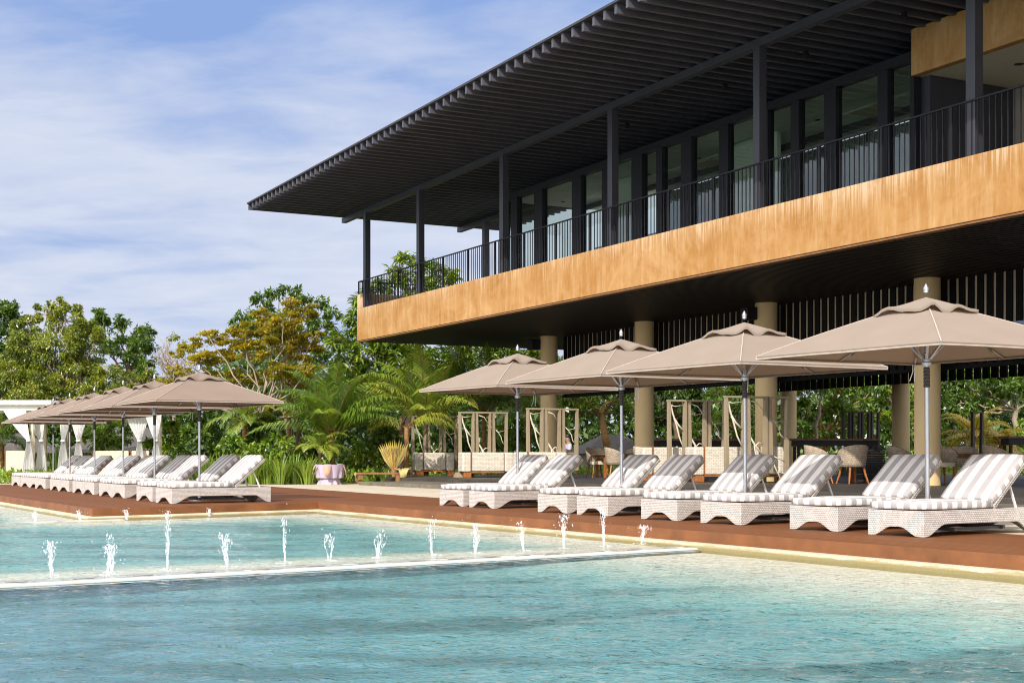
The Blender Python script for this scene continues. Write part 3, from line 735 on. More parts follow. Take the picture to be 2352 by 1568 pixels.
def make_lounger():
    # base point = front corner nearest the camera (local origin), x runs to the head, y across to the far side
    root = empty('sun_lounger')
    mb = MB(); t = .03
    mb.panel(wave_outline(LL, .40, .36, .135, FT), (0, 0, 0), (1, 0, 0), (0, 0, 1), -t)      # near side
    mb.panel(wave_outline(LL, .40, .36, .135, FT), (0, LW, 0), (1, 0, 0), (0, 0, 1), t)
    inn = wave_outline(LW - 2 * t, .30, .30, .105, FT)
    mb.panel(inn, (0.0, t, 0), (0, 1, 0), (0, 0, 1), t); mb.panel(inn, (LL, t, 0), (0, 1, 0), (0, 0, 1), -t)
    mb.span((.031, t + .001, FT - .035), (LL - .031, LW - t - .001, FT - .004))
    fr = mb.build('wicker_base', M['wicker'], root, bevel=.006, boxuv=True)
    mb = MB(); mb.span((.62, .06, .05), (.66, LW - .06, .09)); mb.span((1.5, .06, .05), (1.54, LW - .06, .09)); mb.bar((.64, .12, .07), (1.52, .12, .07), .03); mb.bar((.64, LW - .12, .07), (1.52, LW - .12, .07), .03)
    mb.build('under_frame', M['alud'], fr)
    me = cushion(HX + .02, LW - .03, .100, .176, LW / 2)
    o = bpy.data.objects.new('seat_cushion', me); COL.objects.link(o); o.parent = root; o.location = (HX / 2 + .005, LW / 2, FT + .052)
    ang = R(40); BLn = .80
    d = Vector((math.cos(ang), 0, math.sin(ang))); n = Vector((-d.z, 0, d.x))
    h0 = Vector((HX + .03, 0, FT + .015))
    mb = MB(); c = h0 + d * (BLn / 2) + Vector((0, LW / 2, 0)) + n * .0
    Mx = Matrix((d, Vector((0, 1, 0)), n)).transposed()
    mb.box(c, (BLn, LW - .05, .028), Mx)
    for y in (.045, LW - .045): mb.box(h0 + d * (BLn / 2) + Vector((0, y, 0)), (BLn + .01, .04, .045), Mx)
    br = mb.build('backrest_frame', M['wicker'], root, bevel=.005, boxuv=True)
    me = cushion(BLn - .01, LW - .03, .100, .176, LW / 2)
    o = bpy.data.objects.new('back_cushion', me); COL.objects.link(o); o.parent = root
    o.location = h0 + d * (BLn / 2 + .02) + n * .070 + Vector((0, LW / 2, 0)); o.rotation_euler = (0, -ang, 0)
    for y in (.13, LW - .13):
        a = h0 + d * .52 + Vector((0, y, -.015)); MB().bar(a, (a.x + .16, y, FT - .01), .022).build('support_strut', M['white'], br)
    return root
lg0 = make_lounger(); kids = subtree(lg0)
angR, angL = R(35), R(37)
right_px = [(1063.8, 1164), (1135, 1168), (1302.5, 1178), (1396, 1184.5), (1555, 1197), (1702, 1206), (1923.9, 1221), (2121, 1235)]
left_px = [(45, 1116), (67.5, 1118.6), (87, 1120.5), (104, 1123), (137, 1125.8), (158.5, 1129), (193, 1132.3), (216, 1136), (257, 1140.8), (286, 1145.4), (349.7, 1151.6), (394.7, 1155.8)]
RL = ['striped lounger at the far left end of the right deck row', 'striped lounger beside the first right umbrella pole, second from the left in the right row',
      'striped lounger third from the left in the right row, beside the second umbrella pole', 'striped lounger fourth from the left in the right row, before a cream sofa',
      'striped lounger fifth from the left in the right row, beside the third umbrella pole', 'striped lounger sixth from the left in the right row, before the rattan dining chairs',
      'striped lounger in front of the black wicker bin and ochre column, second from right', 'largest striped lounger, cut by the right edge of the photo, backrest in sun']
LLb = ['smallest striped lounger at the far end of the left deck row', 'second striped lounger from the far end of the left deck row', 'third striped lounger from the far end of the left deck row',
       'fourth striped lounger from the far end of the left deck row', 'fifth striped lounger from the far end of the left deck row', 'sixth striped lounger from the far end of the left deck row',
       'seventh striped lounger from the far end of the left deck row', 'eighth striped lounger from the far end of the left deck row', 'fourth nearest striped lounger of the left deck row',
       'third nearest striped lounger of the left deck row', 'shaded striped lounger next to the nearest one of the left row', 'nearest striped lounger of the left row, whole side and sunlit backrest showing']
def fitline(px):
    P = np.array([G(*p).xy[:] for p in px]); c = P.mean(0); u, s_, vt = np.linalg.svd(P - c); return Vector(c), Vector(vt[0])
def on_line(px, c, d):
    m = (px - CX) / F; t = (m * c.y - c.x) / (d.x - m * d.y); return c + d * t
first = True
for pxs, ang, labs, grp in ((right_px, angR, RL, 'loungers along the right side of the deck'), (left_px, angL, LLb, 'loungers along the left side of the deck')):
    c, d = fitline(pxs)
    for (x, y), lb in zip(pxs, labs):
        p = on_line(x, c, d); rz_ = ang + R(random.Random(x).uniform(-1.2, 1.2))
        if first: o = lg0; o.location = (p.x, p.y, 0.001); o.rotation_euler = (0, 0, rz_); first = False
        else: o = dup(lg0, (p.x, p.y, 0.001), rz_, kids)
        tag(o, lb, 'sun lounger', grp)

# ------------------------------------------------------------------ umbrellas
M['seam'] = cloth_mat('pale_hem_tape', (0.50, 0.42, 0.36), 0.1)
def make_umbrella(seed=0, ht=2.88):
    rn = random.Random(seed); root = empty('pool_umbrella'); dz = ht - 2.88
    MB().tube([(0, 0, .0), (0, 0, 2.74 + dz)], .026, 14).build('pole', M['alu'], root, smooth=True)
    MB().lathe([(.24, 0), (.24, .03), (.10, .05), (.04, .07), (.036, .30), (.028, .30)], 20).build('base', M['alu'], root, smooth=True)
    za, ze, hs = 2.70 + dz, 2.085 + dz, 1.40
    # canopy: four sides, each with a corner rib and a middle rib, cloth dipping slightly between them
    N = 24; rings = 9; vs = []; fs = []
    def edge(k):
        t = (k % N) / N * 4; s_ = int(t); q = t - s_; cs = [(hs, hs), (-hs, hs), (-hs, -hs), (hs, -hs)]
        a, b = cs[s_], cs[(s_ + 1) % 4]; return a[0] + (b[0] - a[0]) * q, a[1] + (b[1] - a[1]) * q
    for r_ in range(rings + 1):
        f = 0.13 + (1 - 0.13) * r_ / rings
        for k in range(N):
            x, y = edge(k); sag = math.sin(PI * ((k % 3) / 3.0)) if k % 3 else 0
            z = za + (ze - za) * (0.9 * f + 0.1 * f * f) - 0.016 * sag * math.sin(PI * f * .8)
            if r_ == rings: z += 0.012 * sag
            vs.append((x * f, y * f, z))
    for r_ in range(rings):
        for k in range(N):
            k2 = (k + 1) % N; fs.append((r_ * N + k, r_ * N + k2, (r_ + 1) * N + k2, (r_ + 1) * N + k))
    # hem turned down
    b = len(vs)
    for k in range(N):
        x, y = edge(k); q = vs[rings * N + k]; vs.append((x * .997, y * .997, q[2] - .028))
    for k in range(N): k2 = (k + 1) % N; fs.append((rings * N + k, rings * N + k2, b + k2, b + k))
    cn = MB().add(vs, fs).build('canopy', M['canopy'], root, flipfix=True, smooth=False)
    cn.data.set_sharp_from_angle(angle=R(8)); cn.data.polygons.foreach_set('use_smooth', [True] * len(cn.data.polygons))
    sm = MB()
    for k in range(4):
        q = [Vector(vs[r_ * N + k * 6]) + Vector((0, 0, .004)) for r_ in range(rings + 1)]; sm.tube(q, .007, 5)
    sm.build('seams', M['seam'], cn)
    hm = MB(); q = [Vector(vs[b + k % N]) for k in range(N + 1)]; hm.tube(q, .009, 5); hm.build('hem', M['seam'], cn)
    # vent cap with a fluttering edge
    vs = []; fs = []; N2 = 48; ph = [rn.uniform(0, 6.3) for _ in range(4)]
    for r_ in range(6):
        f = r_ / 5 * 0.30
        for k in range(N2):
            t = k / N2 * 4; s_ = int(t); q = t - s_; cs = [(hs, hs), (-hs, hs), (-hs, -hs), (hs, -hs)]
            a, c_ = cs[s_], cs[(s_ + 1) % 4]; x, y = a[0] + (c_[0] - a[0]) * q, a[1] + (c_[1] - a[1]) * q
            flut = (r_ / 5) ** 2 * (0.032 * math.sin(k * 2 * PI / 8 + ph[0]) + 0.02 * math.sin(k * 2 * PI / 5.33 + ph[1]))
            vs.append((x * f * (1 + .05 * math.sin(k * .9 + ph[2]) * r_ / 5), y * f, za + .045 + (ze - za) * f * 0.90 + flut + (0.015 if r_ == 5 else 0)))
    for r_ in range(5):
        for k in range(N2): k2 = (k + 1) % N2; fs.append((r_ * N2 + k, r_ * N2 + k2, (r_ + 1) * N2 + k2, (r_ + 1) * N2 + k))
    b = len(vs)
    for k in range(N2): q = vs[5 * N2 + k]; vs.append((q[0] * 1.0, q[1] * 1.0, q[2] - .035))
    for k in range(N2): k2 = (k + 1) % N2; fs.append((5 * N2 + k, 5 * N2 + k2, b + k2, b + k))
    MB().add(vs, fs).build('vent_cap', M['canopy'], cn, smooth='all')
    MB().lathe([(.012, za + .08), (.035, za + .10), (.030, za + .115), (.038, za + .135), (.034, za + .155), (.016, za + .185), (.004, za + .205)], 14).build('finial', M['alu'], root, smooth=True)
    zh = ze - .10
    MB().lathe([(.028, zh - .05), (.055, zh - .05), (.060, zh - .01), (.045, zh), (.045, zh + .10), (.028, zh + .11)], 16).build('hub', M['alu'], root, smooth=True)
    MB().lathe([(.027, zh - .30)] + [(.034 + .007 * (i % 2), zh - .30 + .02 * i) for i in range(12)] + [(.027, zh - .06)], 12).build('rope_wrap', M['alud'], root)
    for k in range(8):
        a = PI / 4 * k + PI / 4; L_ = hs * (1.414 if k % 2 == 0 else 1.0); e = Vector((math.cos(a) * L_, math.sin(a) * L_, ze - .018)); c = Vector((0, 0, za - .035))
        rb = MB().bar(c + (e - c) * .03, e, .022, .016).build('rib', M['alu'], root)
        m_ = c + (e - c) * (.34 if k % 2 else .26); d = Vector((math.cos(a), math.sin(a), 0))
        MB().bar(Vector((0, 0, zh + .03)) + d * .045, m_ - Vector((0, 0, .01)), .026, .014).build('strut', M['alu'], rb)
        MB().bar(c + (e - c) * .72 - Vector((0, 0, .004)), c + (e - c) * .84 - Vector((0, 0, .03)), .026, .014).build('rib_pocket', M['canopy'], rb)
    mb = MB(); a = R(200)
    for i in range(2):
        p = Vector((hs * (.98 - .03 * i), hs * .98, ze - .02)); mb.tube([p, p + Vector((.01, .01, -.10)), p + Vector((.02 - .05 * i, .03, -.22))], .006, 5)
    mb.build('tie_cord', M['white'], cn)
    return root
ub = make_umbrella(3); ukids = subtree(ub)
URl = ['tan square umbrella at the left end of the right row, before the palms', 'tan square umbrella over the second pair of right loungers, before the ochre column',
       'tan square umbrella over the third pair of right loungers, second from right', 'largest tan square umbrella, reaching past the right edge']
ULl = ['taupe umbrella at the far end of the left row, beside the curtained cabana', 'second taupe umbrella from the far end of the left row', 'third taupe umbrella from the far end of the left row',
       'fourth taupe umbrella from the far end of the left row', 'second nearest taupe umbrella of the left row', 'nearest taupe umbrella of the left row, its whole right slope showing']
def place_u(px, Y, rz_, lab, grp, zs, lean=0, use=None, xs=.90):
    X = (px - CX) / F * Y
    if use: o = use; o.location = (X, Y, 0.001); o.rotation_euler = (0, lean, rz_)
    else: o = dup(ub, (X, Y, 0.001), rz_, ukids); o.rotation_euler = (0, lean, rz_)
    o.scale = (xs, xs, zs); tag(o, lab, 'umbrella', grp)
for i, (px, Y) in enumerate(((1188.8, 25.86), (1428, 22.7), (1712, 19.86), (2131, 16.73))):
    place_u(px, Y, R(33) + R((0.8, -1.5, 1.2, 0)[i]), URl[i], 'umbrellas over the right loungers', 1.0, R(-.2 * i), ub if i == 0 else None, (.93, .96, .98, 1.0)[i])
for i, (px, Y, zs) in enumerate(((122.5, 43.6, .915), (160.4, 41.0, .93), (217, 37.8, .935), (283, 34.6, .94), (355, 31.3, .925), (458, 28.1, .925))):
    place_u(px, Y, R(31) + R((1, -2, 1.5, 0, -1, .5)[i]), ULl[i], 'umbrellas over the left loungers', zs)
def walk(o, kids):
    for ch in kids.get(o.name, []):
        yield ch; yield from walk(ch, kids)
allk = subtree(None)
for o in list(bpy.data.objects):
    if o.get('group') == 'umbrellas over the left loungers':      # the left row takes the darker canopy tone
        for ch in walk(o, allk):
            if ch.material_slots and ch.material_slots[0].material == M['canopy']:
                ch.material_slots[0].link = 'OBJECT'; ch.material_slots[0].material = M['canopyl']

# ------------------------------------------------------------------ water jets
def make_jet(seed, h, kind):
    rn = random.Random(seed); mb = MB(); sp_ = MB()
    ns = {'puff': 9, 'thin': 6, 'arch': 7, 'stub': 9}[kind]
    c0 = (rn.uniform(-.02, .02), rn.uniform(-.02, .02))
    for s_ in range(ns):
        a0 = rn.uniform(0, 6.3); sp = rn.uniform(.004, .022) if kind != 'arch' else rn.uniform(.03, .05)
        if kind == 'stub': sp = rn.uniform(.005, .03)
        pts = []; rad = []; n = 11; top = h * rn.uniform(.55, 1.0); w0_ = rn.uniform(0, 6.3)
        for i in range(n + 1):
            t = i / n; off = sp * (.25 + t * 1.3); wob = .009 * math.sin(w0_ + t * 9) * t
            pts.append((math.cos(a0) * off + wob + c0[0] * t * 2, math.sin(a0) * off * .7 + wob * .6, top * t))
            rad.append(max(.002, (.0062 if kind != 'stub' else .011) * (1.2 - .6 * t) * rn.uniform(.35, 1.5)))
        rad[-1] = .002; mb.tube(pts, rad, 6)
    nb = {'puff': 75, 'stub': 40, 'thin': 34, 'arch': 40}[kind]
    for i in range(nb):
        z = h * rn.betavariate(5, 1.5) if kind != 'stub' else h * rn.uniform(.35, 1)
        s_ = .034 if kind == 'puff' else .020
        sp_.ico((c0[0] * 2 * z / h + rn.gauss(0, s_), rn.gauss(0, s_), z), rn.uniform(.003, .0085), 1, (rn.uniform(.6, 1.1), rn.uniform(.6, 1.1), rn.uniform(1.0, 3.0)))
    for i in range(13): sp_.ico((rn.gauss(0, .08), rn.gauss(0, .08), h * rn.uniform(.1, 1.25)), rn.uniform(.0025, .006), 1, (1, 1, rn.uniform(.8, 1.8)))
    for i in range(10):
        a = rn.uniform(0, 6.3); q = rn.uniform(.03, .10); sp_.ico((math.cos(a) * q, math.sin(a) * q, .010), rn.uniform(.008, .02), 1, (1, 1, .3))
    return mb, sp_
def jet(px, yt, yb, z0, kind, label, grp, seed):
    g = G(px, yb, z0); h = (yb - yt) / F * g.y * .92
    o = empty('water_jet', (g.x, g.y, z0 - .005), 0, label, 'water jet', grp); a, b = make_jet(seed, h, kind)
    a.build('water_column', M['splash'], o, smooth='all', flipfix=False); b.build('spray', M['splash'], o, smooth='all', flipfix=False)["kind"] = 'stuff'
near = [(118, 1234, 'puff', 'tall water jet with a starry splash at the left end of the front row'), (258, 1243, 'puff', 'dense white water jet second from the left of the front row'),
        (385, 1172, 'thin', 'tall strand of water third from the left of the front row'), (523, 1216, 'puff', 'round headed water jet fourth from the left of the front row'),
        (655, 1172, 'thin', 'very tall thin water jet fifth from the left of the front row'), (757, 1218, 'arch', 'short twin strand water jet sixth from the left of the front row'),
        (868, 1208, 'arch', 'leaning water jet seventh from the left of the front row'), (993, 1185, 'thin', 'tall water jet in mid pool, eighth from the left of the front row'),
        (1090, 1196, 'arch', 'split water jet ninth from the left of the front row, before the first right lounger'), (1203, 1190, 'thin', 'water jet fourth from the right end of the front row'),
        (1295, 1172, 'puff', 'water jet rising before the third right lounger, third from the row end'), (1387, 1150, 'thin', 'thin tall water jet rising before the fourth right lounger'), (1473, 1200, 'puff', 'short water jet at the right end of the front row, near the deck')]
for i, (px, yt, kd, lb) in enumerate(near):
    jet(px, yt, 1344 - 0.0536 * px - 16, -.172, kd, lb, 'front row of water jets on the weir', 40 + i)
jet(246, 1208, 1322, -.172, 'thin', 'loose flying splash above the second front water jet', 'front row of water jets on the weir', 77)
for i, (px, yt, yb, lb) in enumerate(((82, 1168, 1198, 'short water jet at the far left of the back row'), (185, 1168, 1195, 'short water jet beside the front corner of the left deck'), (291, 1166, 1192, 'short water jet third from the left of the back row'),
        (381, 1171, 1189, 'low bubbling jet in mid row before the nearest left lounger'), (480, 1165, 1184, 'low bubbling jet before the middle of the left deck edge'), (566, 1156, 1180, 'taller water jet at the right end of the back row'))):
    jet(px, yt, yb, ZU, 'stub', lb, 'back row of water jets by the left deck', 90 + i)

# ------------------------------------------------------------------ terrace furniture
TZ = .2
def make_screen(px, Y, ztop, dark=False, label='', n=3, sx=1.0, seed=0):
    X = (px - CX) / F * Y; root = empty('partition_screen', (X, Y, TZ), math.atan2(B.y, B.x) * .75, label, 'screen', 'timber partition screens on the terrace')
    h = ztop - TZ; m = M['screend'] if dark else M['screen']; w_, gap = .54 * sx, .06; rn = random.Random(seed)
    for k in range(n):
        x0 = k * (w_ + gap); z0 = .0 if k == 0 else (.25 if not dark else .05)
        mb = MB()
        for x in (x0, x0 + w_):
            s_ = 1 if x == x0 else -1
            mb.add([(x + s_ * a, b, z) for z, ww in ((z0, .105), (h, .06)) for a, b in ((0, -.06), (ww, -.06), (ww, .06), (0, .06))],
                   [(3, 2, 1, 0), (4, 5, 6, 7), (0, 1, 5, 4), (1, 2, 6, 5), (2, 3, 7, 6), (3, 0, 4, 7)])
        mb.span((x0 - .01, -.065, h), (x0 + w_ + .01, .065, h + .05))
        fr_ = mb.build('frame', m, root)
        if k == 0:
            q = MB(); q.add([(x0 + a * s_, b * s_, z) for z, s_ in ((0, 1.0), (.16, .62)) for a, b in ((-.14, -.16), (.22, -.16), (.22, .16), (-.14, .16))],
                            [(3, 2, 1, 0), (4, 5, 6, 7), (0, 1, 5, 4), (1, 2, 6, 5), (2, 3, 7, 6), (3, 0, 4, 7)]); q.build('foot', m, fr_)
        if not dark:
            mb = MB(); xl, xr = x0 + .09, x0 + w_ - .09
            def br(pts, r0, r1):
                nn = len(pts) - 1; mb.tube([(x_, 0 if q_ < 2 else rn.uniform(-.03, .03), z_) for q_, (x_, z_) in enumerate(pts)], [r0 + (r1 - r0) * i / nn for i in range(nn + 1)], 6)
            if k == 0:
                br([(xl - .02, h - .06), (xl + .05, h - .30), (xl + .16, h - .62), (xl + .24, h - .95), (xr + .03, h - 1.28)], .030, .020)
                br([(xl + .10, h - .46), (xl + .22, h - .62), (xr + .04, h - .80)], .030, .024)
                br([(xl, h - .10), (xl + .12, h - .13), (xr, h - .10)], .016, .012)
            elif k == 1:
                br([(xl, h - .06), (xl + .2, h - .12), (xr, h - .32)], .016, .012)
                br([(xl - .02, h - .95), (xl + .14, h - 1.18), (xr + .02, h - 1.48)], .030, .026)
                br([(xl + .12, h - 1.15), (xl + .16, h - 1.42), (xl + .21, h - 1.75), (xr, h - 2.0)], .018, .013)
                br([(xl + .16, h - 1.2), (xl + .25, h - 1.12), (xr, h - 1.14)], .016, .011)
                br([(xl, h - 1.6), (xl + .2, h - 1.78), (xr, h - 1.95)], .02, .014)
            else:
                br([(xl, h - .5), (xl + .12, h - .62), (xl + .22, h - .75), (xl + .25, h - .92), (xr, h - 1.02)], .016, .01)
                br([(xl + .06, h - .56), (xl + .12, h - .60), (xr, h - .55)], .013, .009)
                br([(xl, h - 1.45), (xl + .2, h - 1.52), (xr, h - 1.6)], .018, .014)
                br([(xl, h - 1.55), (xl + .13, h - 1.8), (xl + .25, h - 2.05), (xr, h - 2.1)], .018, .012)
            mb.build('branches', M['branch'], fr_, smooth='all')
    return root
for px, Y, zt, lb, sx in ((946, 49.6, 2.24, 'khaki screen of three frames with white branches, farthest left', .95), (1054, 45.8, 2.26, 'khaki screen with white branches, second from left', .95),
                      (1210, 42.6, 2.27, 'khaki screen with white branches before the leftmost column', .95), (1534, 38.0, 2.34, 'khaki screen with white branches, second from right', 1.0), (1665, 35.6, 2.34, 'khaki screen with white branches right of the silver pole, largest of five', 1.05)):
    make_screen(px, Y, zt, False, lb, 3, sx, int(px))
make_screen(1935, 50, 2.4, True, 'dark timber screen of narrow frames behind the dining chairs', 4, .62, 5)
make_screen(2232, 47, 2.3, True, 'dark timber screen frame right of the sunlit column', 1, .8, 6)

def make_sofa(px, Y, wid, label, arm=True, hgt=.78, z0=TZ, m=None, rz_=None):
    m = m or M['wickers']; X = (px - CX) / F * Y
    root = empty('rope_sofa', (X, Y, z0), math.atan2(B.y, B.x) * .55 if rz_ is None else rz_, label, 'sofa', 'cream woven sofas'); 
    b0, th = .20, .07
    MB().span((0, 0, b0), (wid, th, hgt)).build('backrest', m, root, bevel=.03, boxuv=True)
    if arm:
        for x in (-.30, wid + .02):
            MB().span((x, -.04, b0 - .02), (x + .28, .62, hgt)).build('side_panel', m, root, bevel=.04, boxuv=True)
            MB().span((x + .06, .0, 0), (x + .30, .22, b0 - .03)).build('leg', M['teak'], root, bevel=.01)
    MB().span((0, -.03, b0 - .06), (wid, .70, b0 - .015)).build('seat_frame', M['teak'], root, bevel=.008)
    MB().span((.02, .1, b0 + .0), (wid - .02, .68, b0 + .16)).build('seat_cushion', M['soffit'], root, bevel=.03)
    MB().span((-.01, -.02, b0), (.012, .09, hgt + .02)).build('edge_trim', M['teak'], root)
    return root
make_sofa(973, 49.2, .78, 'cream sofa under the leftmost khaki screens', hgt=.80)
make_sofa(1083, 45.2, 1.08, 'cream sofa with orange timber base, second from the left', hgt=.80)
make_sofa(1213, 42.4, .9, 'cream sofa behind the second lounger pair', hgt=.80)
make_sofa(1500, 38.6, .95, 'white woven sofa behind the second right umbrella pole', hgt=.92)
make_sofa(1618, 37.2, 1.05, 'white woven sofa with orange block feet left of the third umbrella pole', hgt=.92)
make_sofa(1745, 36.6, .5, 'narrow woven sofa end behind the largest khaki screen', hgt=.92)

def make_chair():
    root = empty('tub_chair'); root.scale = (1.12, 1.12, 1.14); n = 20; vs = []; fs = []
    for j in range(6):
        z = .36 + j * .095
        for i in range(n + 1):
            a = R(-35) + R(250) * i / n; u = abs(i / n - .5) * 2; top = .84 - .22 * u ** 2.2; zz_ = min(.36 + (top - .36) * j / 5, top)
            r_ = .26 + .05 * j / 5; vs.append((math.cos(a) * r_ * 1.05, math.sin(a) * r_, zz_))
    for j in range(5):
        for i in range(n): k = j * (n + 1) + i; fs.append((k, k + 1, k + n + 2, k + n + 1))
    uv = []
    for f in fs: uv.append([((v % (n + 1)) / n * 1.2, (v // (n + 1)) * .1) for v in f])
    o = MB().add(vs, fs, uv).build('woven_shell', M['wickerc'], root, smooth='all', solid=.03)
    MB().lathe([(.27, .36), (.28, .40), (.27, .45), (.2, .46)], 20).build('seat', M['soffit'], root, smooth=True)
    for sx, sy in ((1, 1), (1, -1), (-1, 1), (-1, -1)):
        MB().tube([(.17 * sx, .17 * sy, .38), (.20 * sx, .20 * sy, .2), (.25 * sx, .25 * sy, 0)], [.028, .025, .016], 8).build('leg', M['teak'], root, smooth=True)
    return root
ch0 = make_chair(); ck = subtree(ch0)
chairs = [(1372, 45.5, 20, 'rattan tub chair at the left side of the far dining table'), (1415, 44, 100, 'rattan tub chair at the near side of the far dining table'), (1463, 46.5, 190, 'rattan tub chair at the right side of the far dining table'),
          (1484, 39.5, 110, 'rattan tub chair beside the second column from the left'), (1596, 41, 60, 'rattan tub chair behind the white woven sofa'), (1720, 41, 60, 'rattan tub chair behind the third umbrella pole'),
          (1880, 35.6, 95, 'wide rattan tub chair with back to the pool, behind the sixth lounger'), (1958, 35.0, 200, 'rattan tub chair left of the black bin, seen from the side'), (2008, 38.6, 80, 'rattan tub chair behind the black bin'),
          (2070, 38.0, 95, 'rattan tub chair left of the sunlit column'), (2165, 35.5, 20, 'rattan tub chair right of the sunlit column'), (2212, 38.5, 160, 'rattan tub chair partly hidden at the right table'), (2292, 34.5, 92, 'rattan tub chair behind the largest lounger')]
for i, (px, Y, rt, lb) in enumerate(chairs):
    X = (px - CX) / F * Y
    if i == 0: o = ch0; o.location = (X, Y, TZ); o.rotation_euler = (0, 0, R(rt))
    else: o = dup(ch0, (X, Y, TZ), R(rt), ck)
    tag(o, lb, 'chair', 'rattan chairs on the terrace')
def make_table(px, Y, wx, wy, label, rz_=.3):
    root = empty('dining_table', ((px - CX) / F * Y, Y, TZ), rz_, label, 'table', 'dining tables on the terrace')
    MB().span((-wx / 2, -wy / 2, .71), (wx / 2, wy / 2, .755)).build('tabletop', M['teakd'], root, bevel=.008)
    MB().span((-wx / 2 + .08, -wy / 2 + .08, .62), (wx / 2 - .08, wy / 2 - .08, .708)).build('apron', M['teakd'], root)
    for sx in (-1, 1):
        for sy in (-1, 1): MB().span((sx * (wx / 2 - .12) - .04, sy * (wy / 2 - .12) - .04, 0), (sx * (wx / 2 - .12) + .04, sy * (wy / 2 - .12) + .04, .62)).build('leg', M['teak'], root, bevel=.006)
    return root
make_table(1430, 45.3, 1.7, .95, 'brown dining table between the two left columns')
make_table(1560, 40.3, 1.3, .9, 'dining table behind the white woven sofa')
make_table(1930, 37.6, 1.3, .9, 'dining table behind the wide rattan chair')
make_table(2255, 36.6, 1.4, .9, 'dining table at the right edge of the terrace')
gl = None; gi = 0
for px, Y, lb in ((1425, 45.2, 'wine glass left on the far dining table'), (1457, 45.4, 'wine glass right on the far dining table'), (1540, 40.2, 'wine glass on the table behind the woven sofa'), (1555, 40.4, 'second wine glass on the table behind the woven sofa'),
                  (1920, 37.5, 'wine glass on the table behind the wide rattan chair'), (1936, 37.7, 'right hand wine glass behind the wide rattan chair'), (2268, 36.5, 'wine glass at the right edge table')):
    o = MB().lathe([(.034, 0), (.034, .004), (.006, .01), (.006, .08), (.03, .11), (.038, .15), (.030, .20)], 12).build('wine_glass', M['glassware'], smooth=True)
    o.location = ((px - CX) / F * Y, Y, TZ + .756); tag(o, lb, 'glass', 'glasses on the dining tables')
def make_bar(px, Y, wid, label):
    root = empty('bar_counter', ((px - CX) / F * Y, Y, TZ), .18, label, 'counter')
    MB().span((-.05, -.06, 1.22), (wid + .05, .56, 1.29)).build('countertop', M['teakd'], root, bevel=.008)
    MB().span((0, 0, 1.02), (wid, .5, 1.215)).build('apron', M['black'], root)
    for x in (.05, wid - .13):
        for y in (.03, .39): MB().span((x, y, 0), (x + .08, y + .08, 1.015)).build('leg', M['black'], root)
make_bar(1508, 50, 3.2, 'long dark bar counter behind the left woven sofas'); make_bar(1830, 49, 3.0, 'dark bar counter behind the wide rattan chair'); make_bar(2318, 43, 2.0, 'dark bar counter at the right edge')
def make_bin(px, Y, label):
    root = empty('wicker_cabinet', ((px - CX) / F * Y, Y, TZ), .5, label, 'cabinet')
    mb = MB()
    for k in range(17): mb.span((0, 0, .08 + k * .045), (.62, .55, .08 + k * .045 + .034))
    mb.build('woven_body', M['black'], root, bevel=.008); MB().span((-.02, -.02, .85), (.64, .57, .885)).build('lid', M['black'], root, bevel=.006)
    for x in (.03, .53):
        for y in (.03, .46): MB().span((x, y, 0), (x + .06, y + .06, .079)).build('foot', M['teak'], root)
make_bin(1992, 36.6, 'black woven cabinet on the terrace left of the sunlit column')

# bench, cloth covered table, person, garden props
root = empty('garden_bench', ((812 - CX) / F * 45.5, 45.5, -.006), R(8), 'low brown timber bench in front of the palms', 'bench')
MB().span((0, 0, .30), (1.95, .36, .36)).build('seat', M['teakd'], root, bevel=.01)
for x in (.05, 1.35): MB().span((x, .04, 0), (x + .26, .32, .30)).build('leg', M['teakd'], root, bevel=.01)
mb = MB(); rn = random.Random(2); vs = []; fs = []
for i in range(9):
    for j in range(6): vs.append((i * .06 - .24, j * .06 - .15, .05 + rn.uniform(0, .09) - (.25 if j == 0 and 2 < i < 7 else 0)))
fs = [(i * 6 + j, (i + 1) * 6 + j, (i + 1) * 6 + j + 1, i * 6 + j + 1) for i in range(8) for j in range(5)]
o = mb.add(vs, fs).build('crumpled_towel', M['yellowcloth'], smooth='all', solid=.02); o.location = ((925 - CX) / F * 45.6, 45.65, .355); tag(o, 'crumpled yellow green towel lying on the timber bench', 'towel')
root = empty('draped_table', ((756 - CX) / F * 44.6, 44.6, -.006), .15, 'round table draped with lavender cloth and peach corners beside the planting', 'table')
def drape(r0, r1, z0, z1, n=56, seed=1, amp=.03, fr=11):
    rn = random.Random(seed); vs = []; fs = []; rows_ = 8
    for j in range(rows_ + 1):
        t = j / rows_; r_ = r0 + (r1 - r0) * t
        for i in range(n):
            a = 2 * PI * i / n; rr = r_ + amp * t * (math.sin(a * fr + seed) + .5 * math.sin(a * fr * 1.7 + 2)); vs.append((math.cos(a) * rr, math.sin(a) * rr, z0 + (z1 - z0) * t))
    for j in range(rows_):
        for i in range(n): i2 = (i + 1) % n; fs.append((j * n + i, j * n + i2, (j + 1) * n + i2, (j + 1) * n + i))
    fs.append(tuple(range(n))); return MB().add(vs, fs)
drape(.50, .40, .62, .20, seed=1).build('lavender_cloth', M['lavender'], root, smooth=True)
drape(.30, .36, .20, .0, seed=3, fr=9).build('cloth_skirt', M['lavender'], root, smooth=True)
